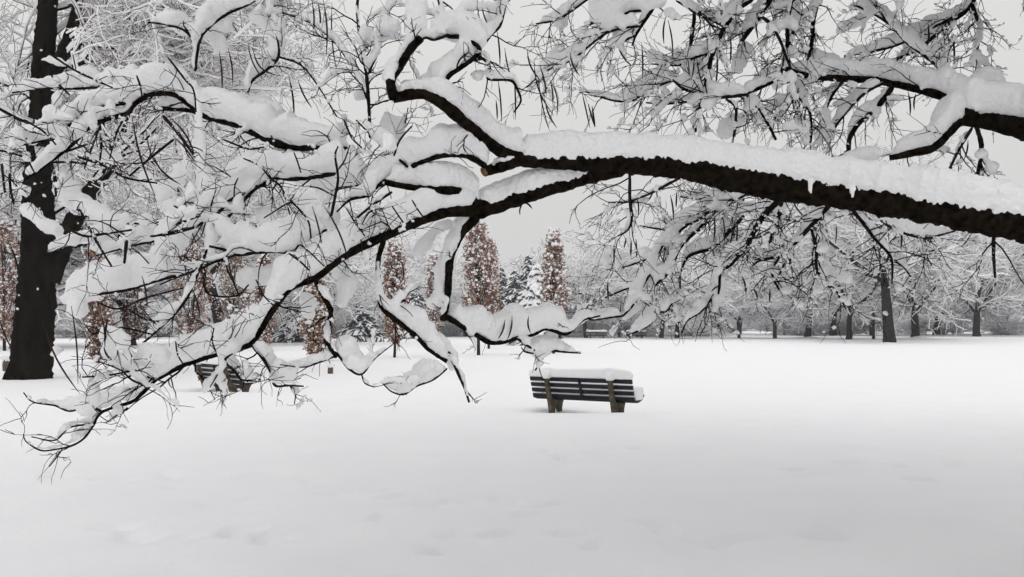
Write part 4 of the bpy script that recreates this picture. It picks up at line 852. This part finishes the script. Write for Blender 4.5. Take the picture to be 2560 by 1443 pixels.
# ---------------------------------------------------------------- spruces
def spruce(seed, h, rbase, label, loc, droop=.35, heavy=1.0):
    g = np.random.default_rng(seed)
    t = thing('spruce_tree', (0, 0, 0), label, 'tree', 'snow-covered spruces')
    a = Acc(); tubes(a, np.array([[0, 0, -.2], [0, 0, h * .5], [0, 0, h]]), np.array([.22, .13, .03]) * h / 9, 7); a.build('trunk', [M_FARBARK], t)
    nw = int(h * 2.4); n = []
    zz = np.repeat(np.linspace(.06 * h, .97 * h, nw), 10) + g.normal(0, .12, nw * 10)
    zz = np.clip(zz, .05 * h, .985 * h)
    ln = rbase * (1 - zz / h) ** .8 * g.uniform(.75, 1.15, len(zz)) + .15
    az = g.uniform(0, 2 * np.pi, len(zz))
    d = np.stack([np.cos(az), np.sin(az), .12 + 0 * az], -1)
    p = grow(np.stack([0 * zz, 0 * zz, zz], -1), d, ln, 6, g, .06, -droop * .35)
    cr = Acc(); sn = Acc()
    w = ln[:, None] * np.array([.05, .1, .13, .13, .1, .03])[None] + .03
    ridges(cr, p - [0, 0, .06], w * 1.25, w * .7 + .12, 6, 0, 0, .3)
    ridges(sn, p, w * .8 * heavy, (w * .35 + .08) * heavy, 6, 0, 0, -.05)
    pos, dd, rad, ix = spawn(p, w, 6, g, .3, 1, (.5, 1.0), .25)
    p2 = grow(pos, dd, ln[ix] * g.uniform(.2, .45, len(pos)), 4, g, .1, -droop * .4)
    w2 = (ln[ix] * .06)[:, None] * np.array([.7, 1, .9, .2])[None] + .02
    ridges(cr, p2 - [0, 0, .05], w2 * 1.3, w2 * .8 + .1, 5, 0, 0, .3); ridges(sn, p2, w2 * .85 * heavy, (w2 * .4 + .05) * heavy, 5, 0, 0, -.05)
    c = cr.build('crown', [M_HAZYNEEDLE], t); sn.build('snow', [M_FARSNOW], c)
    t.location = loc
    return t
def at_far(px, d, dz=0): 
    x = (px - CX) / F * d; return (x, d, gz(x, d) + dz)
def hgt(ytop, d): return CAMH + (HY - ytop) / F * d
spruce(1, hgt(638, 88), 3.2, 'tall grey-green spruce behind the gap between the two tallest rust columns', at_far(1322, 88))
spruce(2, hgt(675, 84), 2.6, 'shorter snowy spruce left of the tall grey-green spruce', at_far(1286, 84))
spruce(3, hgt(668, 92), 2.4, 'snowy spruce just right of the tallest rust column', at_far(1252, 92))
spruce(4, hgt(665, 60), 1.9, 'spruce with thick white cushions beside the rightmost rust column', at_far(1342, 60), .3, 2.2)
spruce(5, hgt(740, 70), 1.9, 'small pointed snowy spruce under the left limb', at_far(738, 70))
spruce(6, hgt(765, 74), 2.3, 'broad low snowy spruce left of the thin rust columns', at_far(905, 74))
spruce(7, hgt(720, 86), 2.6, 'snowy spruce behind the thin rust columns', at_far(1040, 86))
spruce(8, hgt(770, 120), 3.5, 'dark low evergreen behind the open field trees', at_far(2100, 120))

# ---------------------------------------------------------------- columnar trees still holding rusty leaves
def column_tree(seed, px, ybase, ytop, wpx, label, ybot=None, leaf=None, snow=1.0, dens=1.0):
    g = np.random.default_rng(seed)
    x, d = gpoint(px, ybase); h = hgt(ytop, d); W = wpx * .5 * d / F; z0 = hgt(ybot, d) if ybot else .12 * h
    t = thing('columnar_tree', (0, 0, 0), label, 'tree', 'columnar trees holding rusty leaves')
    a = Acc(); tp = grow(np.array([[0, 0, -.2]]), np.array([[0, 0, 1.]]), np.array([h * .97]), 9, g, .02)
    tubes(a, tp, np.linspace(.085, .02, 9)[None] * (h / 6.5), 8, 0, True, .05, g); a.build('trunk', [M_STAKE if h < 5 else M_FARBARK], t)
    # upright branches
    nb = int(46 * dens); z = np.sort(g.uniform(z0, h * .8, nb)); az = g.uniform(0, 6.28, nb)
    dd = np.stack([np.cos(az) * .55, np.sin(az) * .55, np.ones(nb)], -1)
    p = grow(np.stack([0 * z, 0 * z, z], -1), dd, (h - z) * .3 + .5, 7, g, .08, .1)
    ba = Acc(); tubes(ba, p, np.linspace(.022, .006, 7)[None] * np.ones((nb, 1)), 4); ba.build('branches', [M_FARBARK], t, True, 'stuff')
    # leaf clusters fill a tapering column
    nc = int(430 * dens); u = g.uniform(0, 1, nc) ** .9
    prof = np.interp(u, [0, .08, .25, .5, .75, .92, 1], [.3, .62, .95, 1, .82, .55, .18])
    th = g.uniform(0, 6.28, nc); rr = W * prof * np.sqrt(g.uniform(.12, 1, nc)) * (1 + .22 * vnoise(th * 1.6 + seed, u * 9, seed))
    c = np.stack([rr * np.cos(th), rr * np.sin(th), z0 + (h - z0) * u], -1)
    nl = 11; cc = np.repeat(c, nl, 0) + g.normal(0, .085, (nc * nl, 3)); n = len(cc)
    s = g.uniform(.03, .062, n)[:, None]; ax = norm(g.standard_normal((n, 3))); bx = norm(np.cross(ax, g.standard_normal((n, 3))))
    v = np.stack([cc - ax * s * 1.3, cc - bx * s * .75 - ax * s * .1, cc + ax * s * 1.3, cc + bx * s * .75 - ax * s * .1], 1)
    v[:, 0, 2] -= .02; la = Acc()
    i = np.arange(n)[:, None] * 4; tri = np.concatenate([i + [0, 1, 3], i + [1, 2, 3]])
    la.add(v.reshape(-1, 3), None, tri); la.build('leaves', [leaf or M_LEAF], t, False, 'stuff')
    # clumps of snow caught in the leaves
    k = g.random(nc) < .74; sa = Acc(); ck = np.repeat(c[k], 4, 0)
    ck = ck * np.array([1.06, 1.06, 1.0]) + g.normal(0, .07, ck.shape) + [0, 0, .06]
    blobs(sa, ck, (.022 + .05 * g.random(len(ck)) ** 2) * snow * (.75 + .6 * ck[:, 2] / h), g, 0, .85)
    sa.build('snow', [M_FARSNOW], t, True, 'stuff')
    t.location = (x, d, gz(x, d) - .05)
    return t
column_tree(1, 1196, 888, 552, 82, 'tallest rust-leaved columnar tree, right beside the downward branch', 815)
column_tree(2, 1384, 884, 578, 66, 'rightmost rust-leaved columnar tree, capped with the most snow', 835, snow=1.2)
column_tree(3, 986, 893, 608, 62, 'slim rust-leaved columnar tree framed by the loop of dark branch', 850)
column_tree(4, 1084, 866, 636, 46, 'small pale snowy columnar tree between two taller rust columns', 846, snow=1.3)
column_tree(5, 1222, 873, 600, 60, 'rust column half hidden behind the tallest one, bare foot showing', 815)
column_tree(6, 478, 872, 600, 96, 'broad dark rust columnar tree above the dark far bench', 850, dens=1.2)
column_tree(7, 585, 868, 600, 84, 'orange-brown columnar tree second from the left behind the limb', 850, leaf=M_LEAF2, dens=1.1)
column_tree(8, 662, 880, 640, 60, 'rust columnar tree just left of the small pointed spruce', 862)
column_tree(9, 792, 900, 690, 74, 'ochre-leaved low columnar tree with drooping foot', 893, leaf=M_LEAF2)
column_tree(10, 12, 880, 560, 92, 'rust columnar tree at the left edge behind the big trunk', 850)
column_tree(11, 245, 905, 570, 64, 'rust columnar tree just right of the big dark trunk', 890, dens=1.0)
column_tree(12, 335, 866, 640, 60, 'rust columnar tree between the big trunk and the dark far bench', 852)

# ---------------------------------------------------------------- benches
def extrude(acc, poly, x0, x1, m=0):
    """polygon in (u forward, z) extruded along the bench axis x"""
    n = len(poly); v = np.array([(x, u, z) for x in (x0, x1) for u, z in poly])
    i = np.arange(n); j = (i + 1) % n
    acc.add(v, np.stack([i, j, j + n, i + n], -1), None, m)
    from mathutils.geometry import tessellate_polygon
    from mathutils import Vector
    tri = np.array(tessellate_polygon([[Vector((u, z, 0)) for u, z in poly]]))
    acc.add(v, None, np.concatenate([tri, tri[:, ::-1] + n]), m)
def box(acc, c, s, ax=0.0, m=0, bev=.006):
    """box with bevelled long edges; ax tilts it about the bench axis"""
    x, y, z = s; b = min(bev, y * .3, z * .3)
    poly = np.array([(-y + b, -z), (y - b, -z), (y, -z + b), (y, z - b), (y - b, z), (-y + b, z), (-y, z - b), (-y, -z + b)])
    ca, sa = math.cos(ax), math.sin(ax)
    poly = np.stack([poly[:, 0] * ca - poly[:, 1] * sa + c[1], poly[:, 0] * sa + poly[:, 1] * ca + c[2]], -1)
    extrude(acc, [tuple(q) for q in poly], c[0] - x, c[0] + x, m)
FRAME = [(-.30, .60), (-.27, .645), (-.235, .655), (-.215, .60), (-.14, .36), (-.075, .215), (.10, .18), (.36, .225), (.42, .28), (.455, .27), (.41, .19), (.35, .10), (.325, .02), (.345, -.30), (.22, -.30), (.215, -.03), (.18, .07), (.12, .10), (.06, .07), (.02, -.02), (.01, -.30), (-.10, -.30), (-.105, -.05), (-.125, .06), (-.16, .17), (-.215, .33)]
HL = 1.0
def make_bench(label):
    t = thing('park_bench', (0, 0, 0), label, 'bench', 'park benches')
    for x in (-.62, .62):
        a = Acc(); extrude(a, FRAME, x - .035, x + .035); f = a.build('end_frame', [M_CONC], t, False)
        md = f.modifiers.new('bevel', 'BEVEL'); md.width = .012; md.segments = 2; md.limit_method = 'ANGLE'
    tilt = math.atan2(.10, .27)
    for k in range(4):
        z = .585 - k * .103; u = -.185 + k * .0385 + .02
        a = Acc(); box(a, (0, u, z), (HL, .018, .038), tilt); sl = a.build('back_slat', [M_SLAT], t, False)
        if k:
            a = Acc(); box(a, (0, u - .004, z + .0415), (HL - .004, .014, .0055), tilt); a.build('slat_snow', [M_FARSNOW], sl, False)
    for k, (u, z, tl) in enumerate(((.0, .235, -.1), (.10, .215, 0.0), (.20, .222, .12), (.30, .245, .25), (.395, .295, .5))):
        a = Acc(); box(a, (0, u, z), (HL, .04, .018), tl); a.build('seat_slat', [M_SLAT], t, False)
    a = Acc(); extrude(a, [(-.215, .60), (-.19, .61), (-.06, .26), (-.085, .25)], -.022, .022); a.build('centre_strap', [M_SLAT], t, False)
    g = np.random.default_rng(4)
    # snow on the back rail and on the seat
    xs = np.linspace(-HL - .01, HL + .01, 60); c = np.stack([xs, np.full(60, -.175), np.full(60, .60)], -1)
    e = np.clip(np.minimum(np.arange(60), np.arange(60)[::-1]) / 4., .0, 1) ** .4
    h = (.165 + .012 * np.sin(xs * 3.1) + .02 * np.exp(-((xs - .62) / .12) ** 2) + .016 * np.exp(-((xs + .62) / .12) ** 2)) * (.55 + .45 * e)
    a = Acc(); th = np.linspace(0, 2 * np.pi, 20, endpoint=False)
    def loft(acc, xs, cu, cz, wu, hz, e, pw=.48):
        rings = np.empty((1, len(xs), 20, 3))
        su = np.sign(np.cos(th)) * np.abs(np.cos(th)) ** pw; sz = np.sign(np.sin(th)) * np.abs(np.sin(th)) ** pw
        rings[0, :, :, 0] = xs[:, None]; rings[0, :, :, 1] = cu + wu * su[None] * (.75 + .25 * e[:, None]); rings[0, :, :, 2] = cz + hz[:, None] * (.5 + .5 * sz[None])
        skin(acc, rings, 0, True)
    loft(a, xs, -.175, .627, .075, h, e)
    for x in (-.62, .62):
        loft(a, np.linspace(x - .062, x + .062, 9), -.245, .60, .075, np.full(9, .13), np.clip(np.minimum(np.arange(9), np.arange(9)[::-1]) / 2., 0, 1))
    s = remesh_snow('snow', a, t, .016, .010, .12, .003, 5); s.name = 'back_snow'
    a = Acc(); loft(a, xs, .20, .235, .235, .24 + .02 * np.sin(xs * 2.3 + 1), e, .6)
    s = remesh_snow('snow', a, t, .018, .012, .14, .003, 5); s.name = 'seat_snow'
    return t
bench = make_bench('dark slatted bench with thick snow cap on the open lawn, right of centre')
bench.location = (BENCH_LOC[0], BENCH_LOC[1], gz(BENCH_LOC[0], BENCH_LOC[1]) + .06); bench.rotation_euler = (0, 0, math.radians(-29))
b2 = copy_tree(bench, (BENCH2_LOC[0], BENCH2_LOC[1], gz(BENCH2_LOC[0], BENCH2_LOC[1]) + .05), math.radians(-44), 1.0, 'dark bench half hidden by the lowest left branch')
for px, d, rz, lab in ((1492, 84, -12, 'tiny snow-capped bench at the treeline, left of the distant pair'), (1590, 84, 8, 'tiny snow-capped bench at the treeline, right of the distant pair')):
    x = (px - CX) / F * d; copy_tree(bench, (x, d, gz(x, d)), math.radians(rz), 1.0, lab)

# a short stake in the snow, and a snow-capped post by the big trunk
def stake(px, py, h, r, label):
    x, d = gpoint(px, py); t = thing('stake', (0, 0, 0), label, 'stake')
    g = np.random.default_rng(int(px)); a = Acc(); tubes(a, np.array([[0, 0, -.15], [0, 0, h * .5], [.01, 0, h]]), np.array([r, r, r * .95]), 8, 0, True, .05, g); a.build('post', [M_STAKE], t)
    a = Acc(); blobs(a, np.array([[0, 0, h + .04], [.02, .01, h + .02]]), np.array([r * 1.5, r * 1.3]), g); a.build('snow', [M_FARSNOW], t)
    t.location = (x, d, gz(x, d))
stake(826, 935, .2, .08, 'short brown stake poking from the snow left of centre')
stake(14, 925, .38, .1, 'short snow-capped post left of the big dark trunk')

# ---------------------------------------------------------------- winter haze
def haze(density):
    v = np.array([(x, y, z) for z in (-1.5, 26) for y in (-30, 960) for x in (-1100, 1100)], float)
    q = [(0, 1, 3, 2), (4, 6, 7, 5), (0, 4, 5, 1), (2, 3, 7, 6), (0, 2, 6, 4), (1, 5, 7, 3)]
    m = bpy.data.materials.new('haze'); m.use_nodes = True; nt = m.node_tree; nt.nodes.clear()
    o = nt.nodes.new('ShaderNodeOutputMaterial'); p = nt.nodes.new('ShaderNodeVolumePrincipled')
    p.inputs['Color'].default_value = (.93, .95, 1.0, 1); p.inputs['Density'].default_value = density
    nt.links.new(p.outputs[0], o.inputs['Volume'])
    a = Acc(); a.add(v, np.array(q)[:, ::-1]); ob = a.build('haze', [m], None, False); ob['kind'] = 'stuff'; ob['label'] = 'pale winter haze over the park'
HAZE = 0.00045
if HAZE > 0: haze(HAZE)
